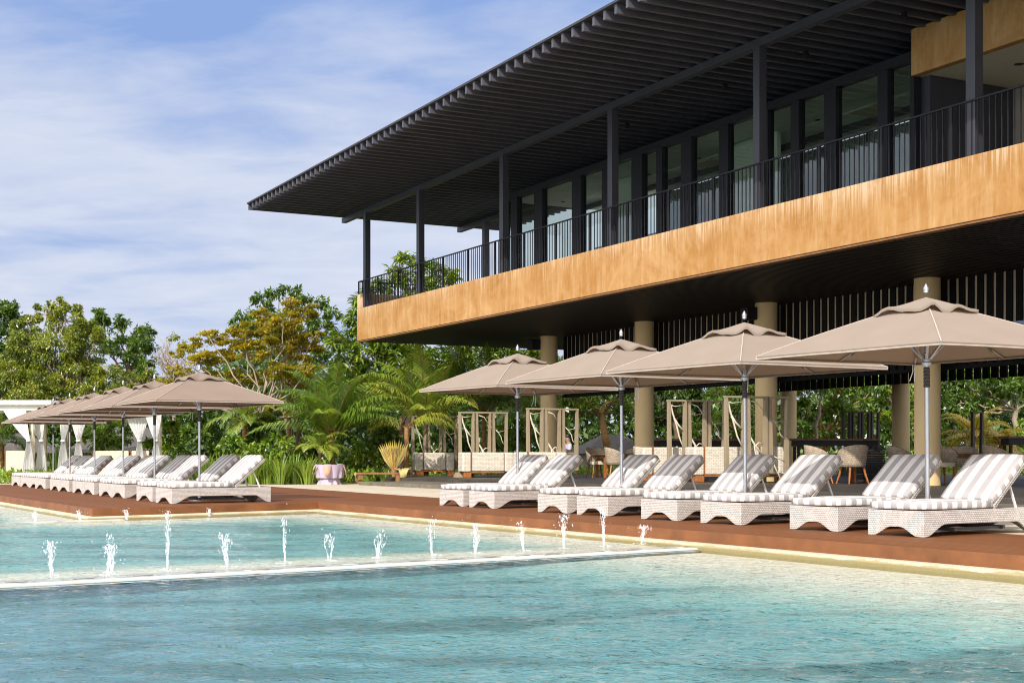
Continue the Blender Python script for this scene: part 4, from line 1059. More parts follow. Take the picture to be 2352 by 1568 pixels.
for a in (195, 345, 262):
    q = MB(); d = Vector((math.cos(R(a)), math.sin(R(a)), 0)); s_ = Vector((-d.y, d.x, 0)); p = d * .47
    pts = [p * .6 + s_ * -.10 + Vector((0, 0, .635)), p * .6 + s_ * .10 + Vector((0, 0, .635)), p + s_ * .13 + Vector((0, 0, .62)), p + s_ * -.13 + Vector((0, 0, .62)), p * 1.16 + s_ * .10 + Vector((0, 0, .4)), p * 1.16 - s_ * .10 + Vector((0, 0, .4)), p * 1.2 + s_ * .02 + Vector((0, 0, .22)), p * 1.2 - s_ * .06 + Vector((0, 0, .24))]
    q.add(pts, [(0, 1, 2, 3), (3, 2, 4, 5), (5, 4, 6, 7)]); q.build('peach_corner', M['peach'], root, smooth='all', solid=.012)

def make_person(px, Y):
    root = empty('person', ((px - CX) / F * Y, Y, TZ), R(200), 'seated person in a pale lilac shirt with dark hair, behind the khaki screens', 'person')
    J = {'pel': (0, 0, .52), 'sp': (.0, 0, .72), 'ch': (.01, 0, .95), 'nk': (.02, 0, 1.10), 'hd': (.05, 0, 1.24), 'ht': (.05, 0, 1.32),
         'sl': (.02, .18, 1.03), 'el': (.10, .23, .80), 'wl': (.32, .14, .80), 'sr': (.02, -.18, 1.03), 'er': (.10, -.23, .80), 'wr': (.32, -.12, .80),
         'hl': (.03, .10, .50), 'kl': (.42, .12, .52), 'al': (.42, .12, .10), 'tl': (.56, .13, .04), 'hr': (.03, -.10, .50), 'kr': (.42, -.12, .52), 'ar': (.42, -.12, .10), 'tr': (.56, -.13, .04)}
    E = [('pel', 'sp'), ('sp', 'ch'), ('ch', 'nk'), ('nk', 'hd'), ('hd', 'ht'), ('ch', 'sl'), ('sl', 'el'), ('el', 'wl'), ('ch', 'sr'), ('sr', 'er'), ('er', 'wr'), ('pel', 'hl'), ('hl', 'kl'), ('kl', 'al'), ('al', 'tl'), ('pel', 'hr'), ('hr', 'kr'), ('kr', 'ar'), ('ar', 'tr')]
    rad = {'pel': .14, 'sp': .125, 'ch': .14, 'nk': .055, 'hd': .085, 'ht': .075, 'sl': .06, 'el': .045, 'wl': .032, 'sr': .06, 'er': .045, 'wr': .032, 'hl': .085, 'kl': .06, 'al': .042, 'tl': .035, 'hr': .085, 'kr': .06, 'ar': .042, 'tr': .035}
    def skin(name, edges, m, gr=0.0, parent=None):
        names = []
        for a, b in edges:
            for k in (a, b):
                if k not in names: names.append(k)
        me = bpy.data.meshes.new(name); me.from_pydata([J[k] for k in names], [(names.index(a), names.index(b)) for a, b in edges], [])
        o = bpy.data.objects.new(name, me); COL.objects.link(o); o.parent = parent or root
        md = o.modifiers.new('skin', 'SKIN'); md.use_smooth_shade = True
        for k, sv in zip(names, me.skin_vertices[0].data): sv.radius = (rad[k] + gr, rad[k] + gr)
        me.skin_vertices[0].data[0].use_root = True
        o.modifiers.new('sub', 'SUBSURF').levels = 2; o.modifiers['sub'].render_levels = 2
        me.materials.append(m); return o
    body = skin('body', E, M['skin'])
    skin('shirt', [('pel', 'sp'), ('sp', 'ch'), ('ch', 'sl'), ('sl', 'el'), ('ch', 'sr'), ('sr', 'er')], M['lilac'], .014)
    skin('trousers', [('pel', 'hl'), ('hl', 'kl'), ('kl', 'al'), ('pel', 'hr'), ('hr', 'kr'), ('kr', 'ar')], M['dark'], .012)
    MB().ico((.035, 0, 1.305), .098, 3, (1.0, .92, .95)).build('hair', M['hair'], root, smooth='all')
    q = MB(); q.ico((.145, 0, 1.25), .016, 1, (1, .7, 1.2)); 
    for sy in (-1, 1):
        q.ico((.05, sy * .085, 1.245), .022, 1, (.6, .5, 1)); base = Vector((.33, .14 if sy > 0 else -.12, .80))
        q.ico(base + Vector((.05, 0, .0)), .035, 2, (1.2, .9, .45))
        for k in range(4): q.tube([base + Vector((.08, (k - 1.5) * .018, 0)), base + Vector((.115 + .01 * (k in (1, 2)), (k - 1.5) * .02, -.005)), base + Vector((.135 + .012 * (k in (1, 2)), (k - 1.5) * .02, -.022))], [.009, .008, .006], 6)
        q.tube([base + Vector((.03, -sy * .03, 0)), base + Vector((.07, -sy * .055, -.003)), base + Vector((.095, -sy * .058, -.01))], [.010, .009, .007], 6)
    q.build('hands_and_face', M['skin'], body, smooth='all')
make_person(1307, 45.0)
cs = dup(ch0, ((1303 - CX) / F * 45.0, 45.0, TZ), R(200 - 90), ck); tag(cs, 'rattan tub chair under the seated person in lilac', 'chair', 'rattan chairs on the terrace')

# ------------------------------------------------------------------ cabanas with curtains
def curtain(mb, p0, p1, pt, z1, zt, rn, wtop, side):
    # hung from rail p0-p1 at height z1, gathered at pt at height zt, falling free to the ground
    n = 26; rows_ = 26; vs = []; fs = []
    for j in range(rows_ + 1):
        t = j / rows_; z = z1 * (1 - t) + .03 * t; 
        g = (z1 - z) / (z1 - zt)
        if g < 1: wq = (1 - g ** 1.25) ; cw = .06
        else: q = (g - 1) / ((z1 - .03) / (z1 - zt) - 1); wq = 0; cw = .06 + .13 * math.sin(min(1, q * 1.25) * PI / 2)
        for i in range(n + 1):
            s_ = i / n; top = p0.lerp(p1, s_); gat = pt + (p1 - p0).normalized() * (s_ - .5) * 2 * cw
            x = gat.lerp(top, wq); dn = Vector((-(p1 - p0).y, (p1 - p0).x)).normalized()
            x = x + dn * (.042 * math.sin(s_ * 2 * PI * 6.5 + .6 * math.sin(t * 4)) * (.5 + .8 * (1 - wq)) + .05 * (1 - wq) * math.sin(s_ * PI))
            vs.append((x.x, x.y, z))
    for j in range(rows_):
        for i in range(n): k = j * (n + 1) + i; fs.append((k, k + 1, k + n + 2, k + n + 1))
    mb.add(vs, fs)
def make_cabana(pxl, pxr, Y, depth, label, ztop, seed, drapes, lanterns):
    rn = random.Random(seed); xl, xr = (pxl - CX) / F * Y, (pxr - CX) / F * Y; root = empty('cabana', (xl, Y, 0), 0, label, 'cabana', 'white curtained cabanas'); wd_ = xr - xl
    MB().span((-.35, -.3, ztop - .16), (wd_ + .35, depth + .3, ztop)).build('roof', M['white'], root, bevel=.015)
    MB().span((-.1, -.1, ztop - .34), (wd_ + .1, -.02, ztop - .18)).build('roof_beam', M['white'], root)
    MB().span((-.1, depth, ztop - .34), (wd_ + .1, depth + .08, ztop - .18)).build('roof_beam', M['white'], root)
    MB().span((-.2, -.2, 0), (wd_ + .2, depth + .2, .12)).build('platform', M['paving'], root)
    for px, dy in lanterns:
        x = (px - CX) / F * (Y + dy) - xl; q = MB(); nn = 11
        q.tube([(x, dy, .12 + (ztop - .46) * i / nn) for i in range(nn + 1)], [.055 if i % 2 else .09 for i in range(nn + 1)], 6, True); q.build('lantern_post', M['soffit'], root)
    for p0, p1, pt, dy in drapes:
        f_ = lambda p: (p - CX) / F * (Y + dy) - xl
        q = MB(); curtain(q, Vector((f_(p0), dy - .12)), Vector((f_(p1), dy - .10)), Vector((f_(pt), dy - .11)), ztop - .30, 1.40, rn, 1, 1); c = q.build('curtain', M['curtain'], root, smooth='all')
        MB().lathe([(.075, 1.37), (.085, 1.40), (.075, 1.43)], 12, (f_(pt), dy - .11, 0)).build('tie_band', M['white'], c)
    return root
make_cabana(150, 372, 48.3, 2.5, 'white curtained cabana behind the middle of the left umbrellas', 2.68, 1, [(138, 168, 147, .5), (162, 205, 182, 0), (288, 345, 322, .5), (334, 373, 360, 0)], [(184, .12), (367, .12), (150, 2.35)])
make_cabana(-130, 100, 48.2, 2.6, 'white curtained cabana cut by the left edge of the photo', 2.76, 2, [(10, 62, 68, 0), (54, 106, 97, .5), (-150, -100, -125, 0), (-100, -60, -75, .5)], [(104, 2.35), (75, .12), (-120, .12)])
for px, wid, lb in ((212, 1.25, 'tan daybed back inside the middle cabana, left half'), (301, .62, 'tan daybed back inside the middle cabana, right half'), (12, .70, 'tan daybed back inside the left edge cabana')):
    make_sofa(px, 48.9, wid, lb, arm=False, hgt=.94, z0=.12, m=M['soffit'], rz_=0)
# thatched hut far behind the cabanas
def make_hut(px, yb, Y, wid, hgt, label):
    X = (px - CX) / F * Y; root = empty('garden_hut', (X, Y, 0), .25, label, 'hut', 'brown roofed huts behind the cabanas'); e = wid / 2; z0 = 1.0
    mb = MB(); mb.add([(-e, -e, z0), (e, -e, z0), (e, e, z0), (-e, e, z0), (-e * .25, 0, z0 + hgt), (e * .25, 0, z0 + hgt)], [(0, 1, 5, 4), (1, 2, 5), (2, 3, 4, 5), (3, 0, 4), (3, 2, 1, 0)])
    mb.build('shingle_roof', M['shingle'], root); MB().span((-e * .8, -e * .8, 0), (e * .8, e * .8, z0 - .01)).build('wall', M['taupe'], root)
make_hut(300, 1060, 56, 5.2, 1.0, 'brown shingle roofed hut behind the middle cabana'); make_hut(20, 1060, 57, 4.2, .9, 'brown shingle roofed hut behind the left edge cabana'); make_hut(1405, 1030, 66, 3.5, .9, 'grey shingle roofed hut among the trees beyond the terrace')

# ------------------------------------------------------------------ vegetation
KD = 2.3
def unit(v): return v / np.maximum(np.linalg.norm(v, axis=-1, keepdims=True), 1e-9)
def leaf_arrays(c, ax, nrm, ln, wd, fold=0.0):
    ax = unit(ax); side = unit(np.cross(ax, nrm)); ln = ln[:, None]; wd = wd[:, None]; up = np.cross(side, ax)
    v = np.stack([c, c + ax * ln * .42 + side * wd * .5 + up * wd * fold, c + ax * ln - up * ln * .12, c + ax * ln * .42 - side * wd * .5 + up * wd * fold], 1)
    n = len(c); return v.reshape(-1, 3), np.arange(n * 4).reshape(n, 4)
class Foliage:
    def __init__(s): s.v = []; s.f = []; s.r = []; s.n = 0
    def add(s, v, f, r):
        s.v.append(v); s.f.append(f + s.n); s.r.append(r); s.n += len(v)
    def build(s, name, m, parent): return np_mesh(name, np.concatenate(s.v), np.concatenate(s.f), m, parent, {'rnd': np.clip(np.concatenate(s.r), 0, 1)})
def blob_leaves(fo, r, c, rad, size, k=2.6, aspect=.42, droop=.4, subs=None, sub_r=.34, flat=.75, bias=0.0):
    c = np.array(c[:]); rad = np.array(rad); ra = (rad[0] * rad[2])
    n = int(KD * k * PI * ra / (.5 * size * size * aspect)); ns = subs or max(9, int(16 * ra / max(.25, size * 4) ** 1.2)); ns = min(ns, 80)
    d = unit(r.normal(size=(ns, 3))); d[:, 2] = d[:, 2] * .9 + .12
    sc_ = c + d * rad * r.uniform(.45, 1.0, (ns, 1)); per = r.dirichlet(np.ones(ns) * 2.5) * n
    tone = r.uniform(-.22, .22, ns)
    idx = np.repeat(np.arange(ns), np.maximum(per.astype(int), 3)); m_ = len(idx)
    sr = rad.mean() * sub_r * r.uniform(.6, 1.3, ns)[idx][:, None]
    g = unit(r.normal(size=(m_, 3))) * r.uniform(.15, 1, (m_, 1)) ** .6; g[:, 2] *= flat
    p = sc_[idx] + g * sr
    ax = g * .8 + d[idx] * .35 + r.normal(size=(m_, 3)) * .45; ax[:, 2] -= droop
    nrm = r.normal(size=(m_, 3)) * .6 + np.array([0, 0, 1.0])
    ln = size * r.uniform(.65, 1.25, m_); v, f = leaf_arrays(p, ax, nrm, ln, ln * aspect, .18)
    rn_ = np.clip(.45 + bias + tone[idx] + r.normal(0, .16, m_), 0, 1)
    fo.add(v, f, np.repeat(rn_, 4)); return sc_
def whorls(fo, r, c, rad, size, ns, per=15, aspect=.22, bias=0):
    # rosettes of long hanging leaves at the twig ends
    c = np.array(c[:]); rad = np.array(rad); d = unit(r.normal(size=(ns, 3))); d[:, 2] = d[:, 2] * .8 + .15
    sc_ = c + d * rad * r.uniform(.55, 1.0, (ns, 1)); idx = np.repeat(np.arange(ns), per); m_ = len(idx)
    a = r.uniform(0, 2 * PI, m_); ax = np.stack([np.cos(a), np.sin(a), r.uniform(-1.1, .45, m_)], 1) + d[idx] * .3
    nrm = np.tile([0, 0, 1.0], (m_, 1)) + r.normal(size=(m_, 3)) * .3
    ln = size * r.uniform(.7, 1.2, m_); p = sc_[idx] + r.normal(size=(m_, 3)) * .06
    v, f = leaf_arrays(p, ax, nrm, ln, ln * aspect, .15); tone = r.uniform(-.2, .2, ns)
    fo.add(v, f, np.repeat(np.clip(.45 + bias + tone[idx] + r.normal(0, .15, m_), 0, 1), 4)); return sc_
def limb(mb, p, q, r0, r1, rn, wob=.08, n=6):
    p, q = Vector(p), Vector(q); L_ = (q - p).length; pts = []
    for i in range(n + 1):
        t = i / n; pts.append(p.lerp(q, t) + Vector((rn.uniform(-1, 1), rn.uniform(-1, 1), rn.uniform(-.5, .9) * .6)) * (L_ * wob * math.sin(PI * t)))
    mb.tube(pts, [r0 + (r1 - r0) * i / n for i in range(n + 1)], 6, False)
def tree(label, blobs, Y, base, m, size, trunk_r=.16, fork=.45, k=2.6, aspect=.42, droop=.4, flat=.75, rzf=.9, style='blob', seed=1, name='broadleaf_tree', cat='tree', group='trees around the pavilion', bark='trunkb', twigs=3, sub_r=.34, lean=None, bias=0, twig_r=.012, zmul=1.0):
    r = np.random.default_rng(seed); rn = random.Random(seed)
    bx = (base - CX) / F * Y; root = empty(name, (0, 0, 0), 0, label, cat, group); root.location = (bx, Y, 0); O_ = Vector((bx, Y, 0))
    fo = Foliage(); mb = MB(); cs = []
    for b in blobs:
        px, py, pr = b[:3]; Yb = Y + rn.uniform(-.7, .7) * min(2.2, pr / F * Y * 1.3); c = W(px, py, Yb) - O_; rr = pr / F * Y; cs.append((c, rr))
    zc = [c.z for c, _ in cs]; zf = min(zc) + (max(zc) - min(zc)) * (fork - .45) if lean is None else lean[1]
    zf = max(.5, zf); top = Vector((sum(c.x for c, _ in cs) / len(cs) * .45, 0, zf)) if lean is None else Vector((lean[0], 0, lean[1]))
    limb(mb, (0, 0, -.1), top, trunk_r * 1.25, trunk_r * .8, rn, .05, 8)
    for c, rr in cs:
        limb(mb, top, c, trunk_r * .34, .016, rn, .10, 7)
        if style == 'whorl': sub = whorls(fo, r, c, (rr, rr, rr * rzf), size, int(max(10, 22 * rr * rr / (size * size * 2.2) * k / 2.6)), aspect=aspect, bias=bias)
        else: sub = blob_leaves(fo, r, c, (rr, rr, rr * rzf), size, k, aspect, droop, sub_r=sub_r, flat=flat, bias=bias)
        for s_ in sub[:twigs]: limb(mb, c, Vector(s_), .018, twig_r, rn, .12, 4)
    mb.build('trunk', M[bark], root, smooth='all', flipfix=False)
    fo.build('crown', L[m], root); return root

tree('dark green tree at the far left edge behind the olive tree', [(-25, 745, 55), (18, 718, 32), (42, 750, 40), (-30, 830, 70), (20, 830, 55), (0, 900, 60)], 74, 10, 'dark', .24, seed=11)
tree('wide olive green tree with pale branches behind the left umbrellas', [(62, 742, 34), (105, 722, 30), (150, 738, 40), (190, 752, 36), (222, 772, 30), (70, 795, 50), (138, 795, 54), (208, 812, 44), (25, 850, 55), (95, 858, 58), (172, 862, 55), (238, 858, 45), (60, 915, 50), (140, 918, 52), (215, 912, 48), (300, 885, 36), (330, 915, 34), (345, 870, 22), (280, 925, 40), (136, 694, 12), (150, 706, 14), (118, 700, 10), (178, 712, 14)],
     62, 150, 'olive', .14, .17, k=2.5, twigs=9, seed=12, bark='trunk', twig_r=.014, sub_r=.30)
tree('dark rounded tree showing between the olive tree and the sky gap', [(222, 722, 20), (232, 748, 26), (283, 746, 20), (300, 772, 30), (336, 768, 20), (325, 806, 30), (285, 806, 34), (255, 790, 30), (300, 850, 36), (335, 850, 26), (352, 830, 14), (318, 880, 34), (345, 795, 14), (272, 735, 12), (340, 750, 10)], 75, 290, 'dark', .25, seed=13, bias=.12, k=2.3)
# bare twiggy tree
rn = random.Random(5); Yb = 66; root = empty('bare_tree', ((400 - CX) / F * Yb, Yb, 0), 0, 'bare twiggy tree between the dark tree and the amber tree', 'tree', 'trees around the pavilion'); mb = MB(); O_ = Vector(root.location)
hub = W(402, 900, Yb) - O_; limb(mb, (0, 0, 0), hub, .11, .08, rn, .05)
for i in range(26):
    q = W(rn.uniform(355, 470), rn.uniform(768, 870), Yb + rn.uniform(-1, 1)) - O_; limb(mb, hub, q, .035, .012, rn, .10, 6)
    for j in range(5):
        s_ = hub.lerp(q, rn.uniform(.45, .95)); limb(mb, s_, s_ + Vector((rn.uniform(-.6, .6), rn.uniform(-.4, .4), rn.uniform(.1, .7))), .013, .006, rn, .1, 4)
mb.build('trunk', M['trunk'], root, smooth='all', flipfix=False)
fo = Foliage(); r = np.random.default_rng(3)
for px, py, pr in ((395, 775, 13), (418, 790, 12), (440, 800, 12), (410, 870, 16), (365, 880, 18)): blob_leaves(fo, r, W(px, py, Yb) - O_, (pr / F * Yb,) * 3, .16, 1.2)
fo.build('leaves', L['olive'], root)
tree('amber leaved tree with layered sprays and a pale trunk above the shrubs', [(692, 722, 40), (652, 742, 44), (605, 728, 30), (565, 762, 38), (522, 775, 34), (482, 778, 34), (442, 795, 32), (410, 812, 22), (722, 775, 28), (690, 805, 44), (630, 795, 48), (570, 815, 46), (512, 826, 42), (455, 835, 34), (712, 850, 30), (650, 850, 44), (592, 868, 38), (532, 872, 38), (474, 866, 28), (636, 930, 26), (684, 945, 32), (612, 950, 22), (715, 935, 18), (560, 918, 18), (505, 905, 20), (430, 860, 20), (400, 850, 20), (380, 880, 18), (620, 760, 44), (560, 790, 40), (670, 700, 30), (480, 820, 34), (665, 780, 40)],
     52, 600, 'amber', .105, .13, k=2.3, aspect=.5, droop=.05, flat=.3, rzf=.62, twigs=9, seed=15, bark='trunk', sub_r=.36, lean=(.05, 1.9), twig_r=.009)
tree('second amber tree leaning behind the first, branches reaching right', [(700, 790, 34), (735, 800, 20), (668, 880, 30), (655, 760, 30)], 53.5, 690, 'amber', .115, .11, k=2.0, aspect=.5, droop=.05, flat=.3, rzf=.6, twigs=8, seed=16, bark='trunkb', lean=(-.1, 2.6))
tree('tall dark green tree rising behind the amber tree', [(600, 690, 24), (636, 672, 18), (682, 672, 20), (562, 722, 22), (542, 742, 16), (622, 718, 34), (700, 702, 24), (745, 700, 18), (765, 722, 20), (738, 755, 34), (768, 792, 32), (690, 758, 36), (722, 820, 40), (650, 780, 40), (655, 658, 10), (712, 682, 10), (580, 760, 30)], 80, 660, 'dark', .27, seed=17, bias=.15, k=2.2)
tree('tall mango tree with long glossy leaves rising behind the balcony end', [(925, 600, 22), (905, 622, 22), (965, 606, 20), (1000, 622, 26), (1038, 640, 20), (945, 645, 34), (885, 662, 26), (843, 672, 18), (1005, 662, 36), (960, 700, 48), (865, 705, 34), (1050, 680, 24), (822, 690, 10)],
     68, 930, 'mango', .42, style='whorl', k=2.3, aspect=.24, seed=18, bias=.1)
tree('broad mango tree with hanging leaves under the balcony corner', [(806, 728, 24), (830, 750, 30), (788, 780, 36), (850, 815, 50), (925, 830, 55), (800, 850, 55), (1010, 838, 55), (1100, 832, 55), (1180, 830, 50), (1240, 830, 38), (880, 900, 55), (1000, 905, 55), (1110, 900, 55), (1200, 890, 45), (778, 900, 40), (940, 790, 40), (1050, 790, 40), (1150, 795, 36), (880, 780, 40)],
     63, 900, 'mango', .40, style='whorl', k=2.5, aspect=.24, seed=19)
# beyond the terrace
tree('green tree with orange trunk beyond the terrace between the two left columns', [(1290, 905, 40), (1330, 880, 36), (1272, 950, 28), (1345, 935, 36), (1430, 885, 44), (1446, 945, 34), (1390, 870, 36), (1300, 850, 36), (1470, 850, 36)], 62, 1400, 'mid', .21, .17, seed=21, bark='palmtrunk', bias=.0, k=1.7)
tree('dark tree beyond the terrace behind the left woven sofas', [(1500, 880, 46), (1562, 900, 46), (1620, 880, 46), (1540, 955, 40), (1612, 950, 40), (1480, 960, 30), (1560, 840, 40), (1420, 830, 40)], 65, 1560, 'dark', .23, seed=22, k=2.2)
tree('fresh green tree beyond the terrace beside the third column', [(1655, 892, 32), (1700, 925, 38), (1722, 880, 34), (1645, 970, 30), (1700, 985, 26), (1600, 985, 20), (1780, 870, 34)], 61, 1690, 'mid', .20, seed=23, k=2.0, bias=.1)
tree('bright yellow green tree beyond the terrace in the middle of the right opening', [(1832, 890, 34), (1872, 876, 36), (1922, 890, 40), (1972, 895, 40), (1850, 940, 38), (1912, 945, 42), (1972, 952, 38), (1838, 990, 24), (1900, 998, 26), (2010, 878, 36), (2022, 945, 36), (1960, 1000, 22)],
     58, 1880, 'bright', .20, seed=24, k=1.8, bark='palmtrunk', twigs=4)
tree('green tree beyond the terrace between the shaded column and the sunlit column', [(2035, 885, 34), (2082, 895, 38), (2100, 955, 34), (2050, 968, 32), (2110, 1000, 24), (2030, 850, 30)], 57, 2075, 'mid', .20, seed=25, k=1.9, bias=.12)
tree('spreading dark green tree with pale leaning trunk at the right edge', [(2190, 875, 38), (2242, 872, 42), (2300, 885, 42), (2352, 872, 40), (2208, 925, 36), (2268, 925, 34), (2395, 900, 50), (2180, 965, 24), (2320, 850, 40)], 54, 2318, 'dark', .22, .13, seed=26, k=2.0, bark='trunk', bias=.18, lean=(.25, 2.6), twigs=4)
tree('fresh green bush low beyond the terrace at the right edge', [(2195, 1000, 22), (2160, 985, 22), (2260, 985, 20), (2345, 985, 24)], 53, 2200, 'mid', .18, .05, seed=27, k=1.8, name='bush', cat='bush')
for px, dx, lb in ((2216, .1, 'slender pale trunked tree beyond the terrace right of the sunlit column'), (1862, .35, 'slender leaning tree with orange bark in the right opening')):
    tree(lb, [(px + 10, 870, 24), (px + 30, 890, 22), (px - 20, 880, 20)], 55, px, 'mid', .19, .08, seed=px, k=1.6, bark='trunk', lean=(dx, 2.8))

def frond(fo, mb, p0, dirh, el, ln, droop, r, leaf=.42, nl=26, wd=.035, tone=.5, hang=.6):
    nseg = 12; d = Vector((math.cos(dirh) * math.cos(el), math.sin(dirh) * math.cos(el), math.sin(el))); pts = [Vector(p0)]; e = el
    for i in range(nseg):
        e -= droop / nseg * (0.4 + 1.3 * i / nseg); dd = Vector((math.cos(dirh) * math.cos(e), math.sin(dirh) * math.cos(e), math.sin(e))); pts.append(pts[-1] + dd * ln / nseg)
    mb.tube(pts, [.022 * (1 - .8 * i / nseg) for i in range(nseg + 1)], 5, False)
    P = np.array([p[:] for p in pts]); t = np.linspace(.14, .995, nl); ti = t * nseg; i0 = np.minimum(ti.astype(int), nseg - 1); fr_ = (ti - i0)[:, None]
    q = P[i0] * (1 - fr_) + P[i0 + 1] * fr_; tan = unit(P[i0 + 1] - P[i0]); sd = unit(np.cross(tan, np.array([0, 0, 1.0]))); up = np.cross(sd, tan)
    L_ = leaf * np.sin(np.clip(t * 1.02, 0, 1) ** .75 * PI * .93 + .18)[:, None]
    for s_ in (-1, 1):
        ax = sd * s_ * .85 + tan * .65 + up * .25 + r.normal(size=sd.shape) * .07
        ax = unit(ax); m1 = q + ax * L_ * .5; ax2 = unit(ax + np.array([0, 0, -hang]) + r.normal(size=ax.shape) * .06); tip = m1 + ax2 * L_ * .55; ws = unit(np.cross(ax, up)) * wd * .5
        n = len(q); v = np.stack([q - ws * .6, q + ws * .6, m1 + ws, m1 - ws, tip], 1).reshape(-1, 3); b = np.arange(n)[:, None] * 5
        f = np.concatenate([b + np.array([0, 1, 2, 3]), b + np.array([3, 2, 4, 4])]); rr = np.clip(tone + r.normal(0, .13, n), 0, 1)
        v = np.stack([q - ws * .6, q + ws * .6, m1 + ws, m1 - ws, m1 - ws, m1 + ws, tip + ws * .12, tip - ws * .12], 1).reshape(-1, 3); f = np.arange(n * 8).reshape(-1, 4)
        fo.add(v, f, np.repeat(rr, 8))
def palm(label, px, py, Y, ln, nf, seed, m='palm', el=(15, 85), droop=(50, 110), leaf=.42, trunk_r=.09, base=None, tone=.5, azr=None, wd=.035, hang=1.0, tb='palmtrunk'):
    r = np.random.default_rng(seed); rn = random.Random(seed); c = W(px, py, Y); bx = ((base or px) - CX) / F * Y; root = empty('palm_tree', (bx, Y, 0), 0, label, 'palm', 'palms around the pavilion'); O_ = Vector((bx, Y, 0)); c = c - O_
    fo = Foliage(); mb = MB()
    nf = int(nf * (1.5 if azr is None else 1.35))
    for i in range(nf):
        t = (i + .5) / nf; e = R(el[1] + (el[0] - el[1]) * t + rn.uniform(-7, 7)); az = i * 2.39996 + rn.uniform(-.25, .25) if azr is None else R(rn.uniform(*azr)) + (PI if i % 2 else 0)
        frond(fo, mb, c + Vector((rn.uniform(-.05, .05), rn.uniform(-.05, .05), 0)), az, e, ln * rn.uniform(.8, 1.1), R(rn.uniform(*droop)), r, leaf, 42, wd, tone + rn.uniform(-.2, .2), hang)
    mb.build('stems', M['palmtrunk'], root, smooth='all', flipfix=False)
    t_ = MB(); zb = c.z; t_.tube([(0, 0, -.1), (c.x * .3, 0, zb * .4), (c.x, 0, zb + .03)], [trunk_r * 1.3, trunk_r, trunk_r * .9], 10); t_.build('trunk', M[tb], root, smooth=True)
    fo.build('fronds', L[m], root)
palm('feathery coconut palm behind the lavender draped table', 764, 1005, 47, 2.85, 19, 31, el=(28, 88), droop=(40, 75), leaf=.85, tone=.5, wd=.05)
palm('tall yellow green coconut palm left of the khaki screens', 978, 980, 50, 3.4, 17, 32, el=(28, 89), droop=(35, 75), leaf=.9, tone=.7, wd=.055)
palm('coconut palm behind the second khaki screen', 1112, 955, 52.5, 3.1, 16, 33, el=(28, 88), droop=(40, 80), leaf=.85, tone=.5, wd=.05)
palm('drooping palm with orange trunk behind the timber bench', 934, 985, 47.3, 1.9, 6, 34, el=(30, 52), droop=(110, 150), leaf=.5, tone=.85, azr=(-15, 15), hang=1.6)
palm('thin palm under the amber tree behind the nearest left umbrella', 562, 970, 50.5, 2.0, 11, 35, el=(5, 75), droop=(70, 120), leaf=.5, tone=.55)
palm('palm half hidden behind the amber tree', 664, 905, 55, 2.3, 13, 36, el=(0, 80), droop=(60, 120), leaf=.55, tone=.5)
palm('small yellowing palm left of the draped table', 735, 1035, 46, 1.2, 8, 37, m='palm', el=(15, 70), droop=(80, 130), leaf=.36, tone=.75, trunk_r=.05)
palm('yellow palm at the right edge beyond the terrace', 2238, 1005, 50, 1.7, 11, 38, m='palmy', el=(5, 80), droop=(60, 120), leaf=.42, tone=.5)
palm('second yellow palm right of the sunlit column', 2300, 1020, 51, 1.4, 9, 39, m='palmy', el=(5, 70), droop=(70, 130), leaf=.40, tone=.3)
palm('dark green palm at the left edge behind the cabana', 5, 1015, 53, 1.8, 12, 40, el=(5, 80), droop=(60, 120), leaf=.5, tone=.2)
palm('feathery palm behind the left end of the terrace', 1215, 950, 57, 2.2, 12, 41, el=(10, 80), droop=(60, 110), leaf=.55, tone=.35)
# traveller's palm fan
r = np.random.default_rng(8); rn = random.Random(8); Yf = 46.6; root = empty('fan_palm', ((905 - CX) / F * Yf, Yf, 0), 0, 'golden fan shaped palm at the foot of the orange trunk', 'palm', 'palms around the pavilion'); fo = Foliage(); mb = MB()
for i in range(15):
    a = R(64 + 56 * i / 14); p = Vector((0, 0, .32)); e = Vector((math.cos(a) * .85, rn.uniform(-.08, .08), .32 + math.sin(a) * .85)); mb.tube([p, e], [.018, .008], 5)
    ax = np.array([(e - p)[:]]) + 0; v, f = leaf_arrays(np.array([(p.lerp(e, .12))[:]]), ax, np.array([[0.2, -1.0, .2]]), np.array([.92 + .12 * rn.random()]), np.array([.15]), .1); fo.add(v, f, np.full(4, rn.uniform(.2, .9)))
mb.lathe([(.09, 0), (.07, .34)], 8); mb.build('stalk', M['palmtrunk'], root); fo.build('fan_leaves', L['palmy'], root)

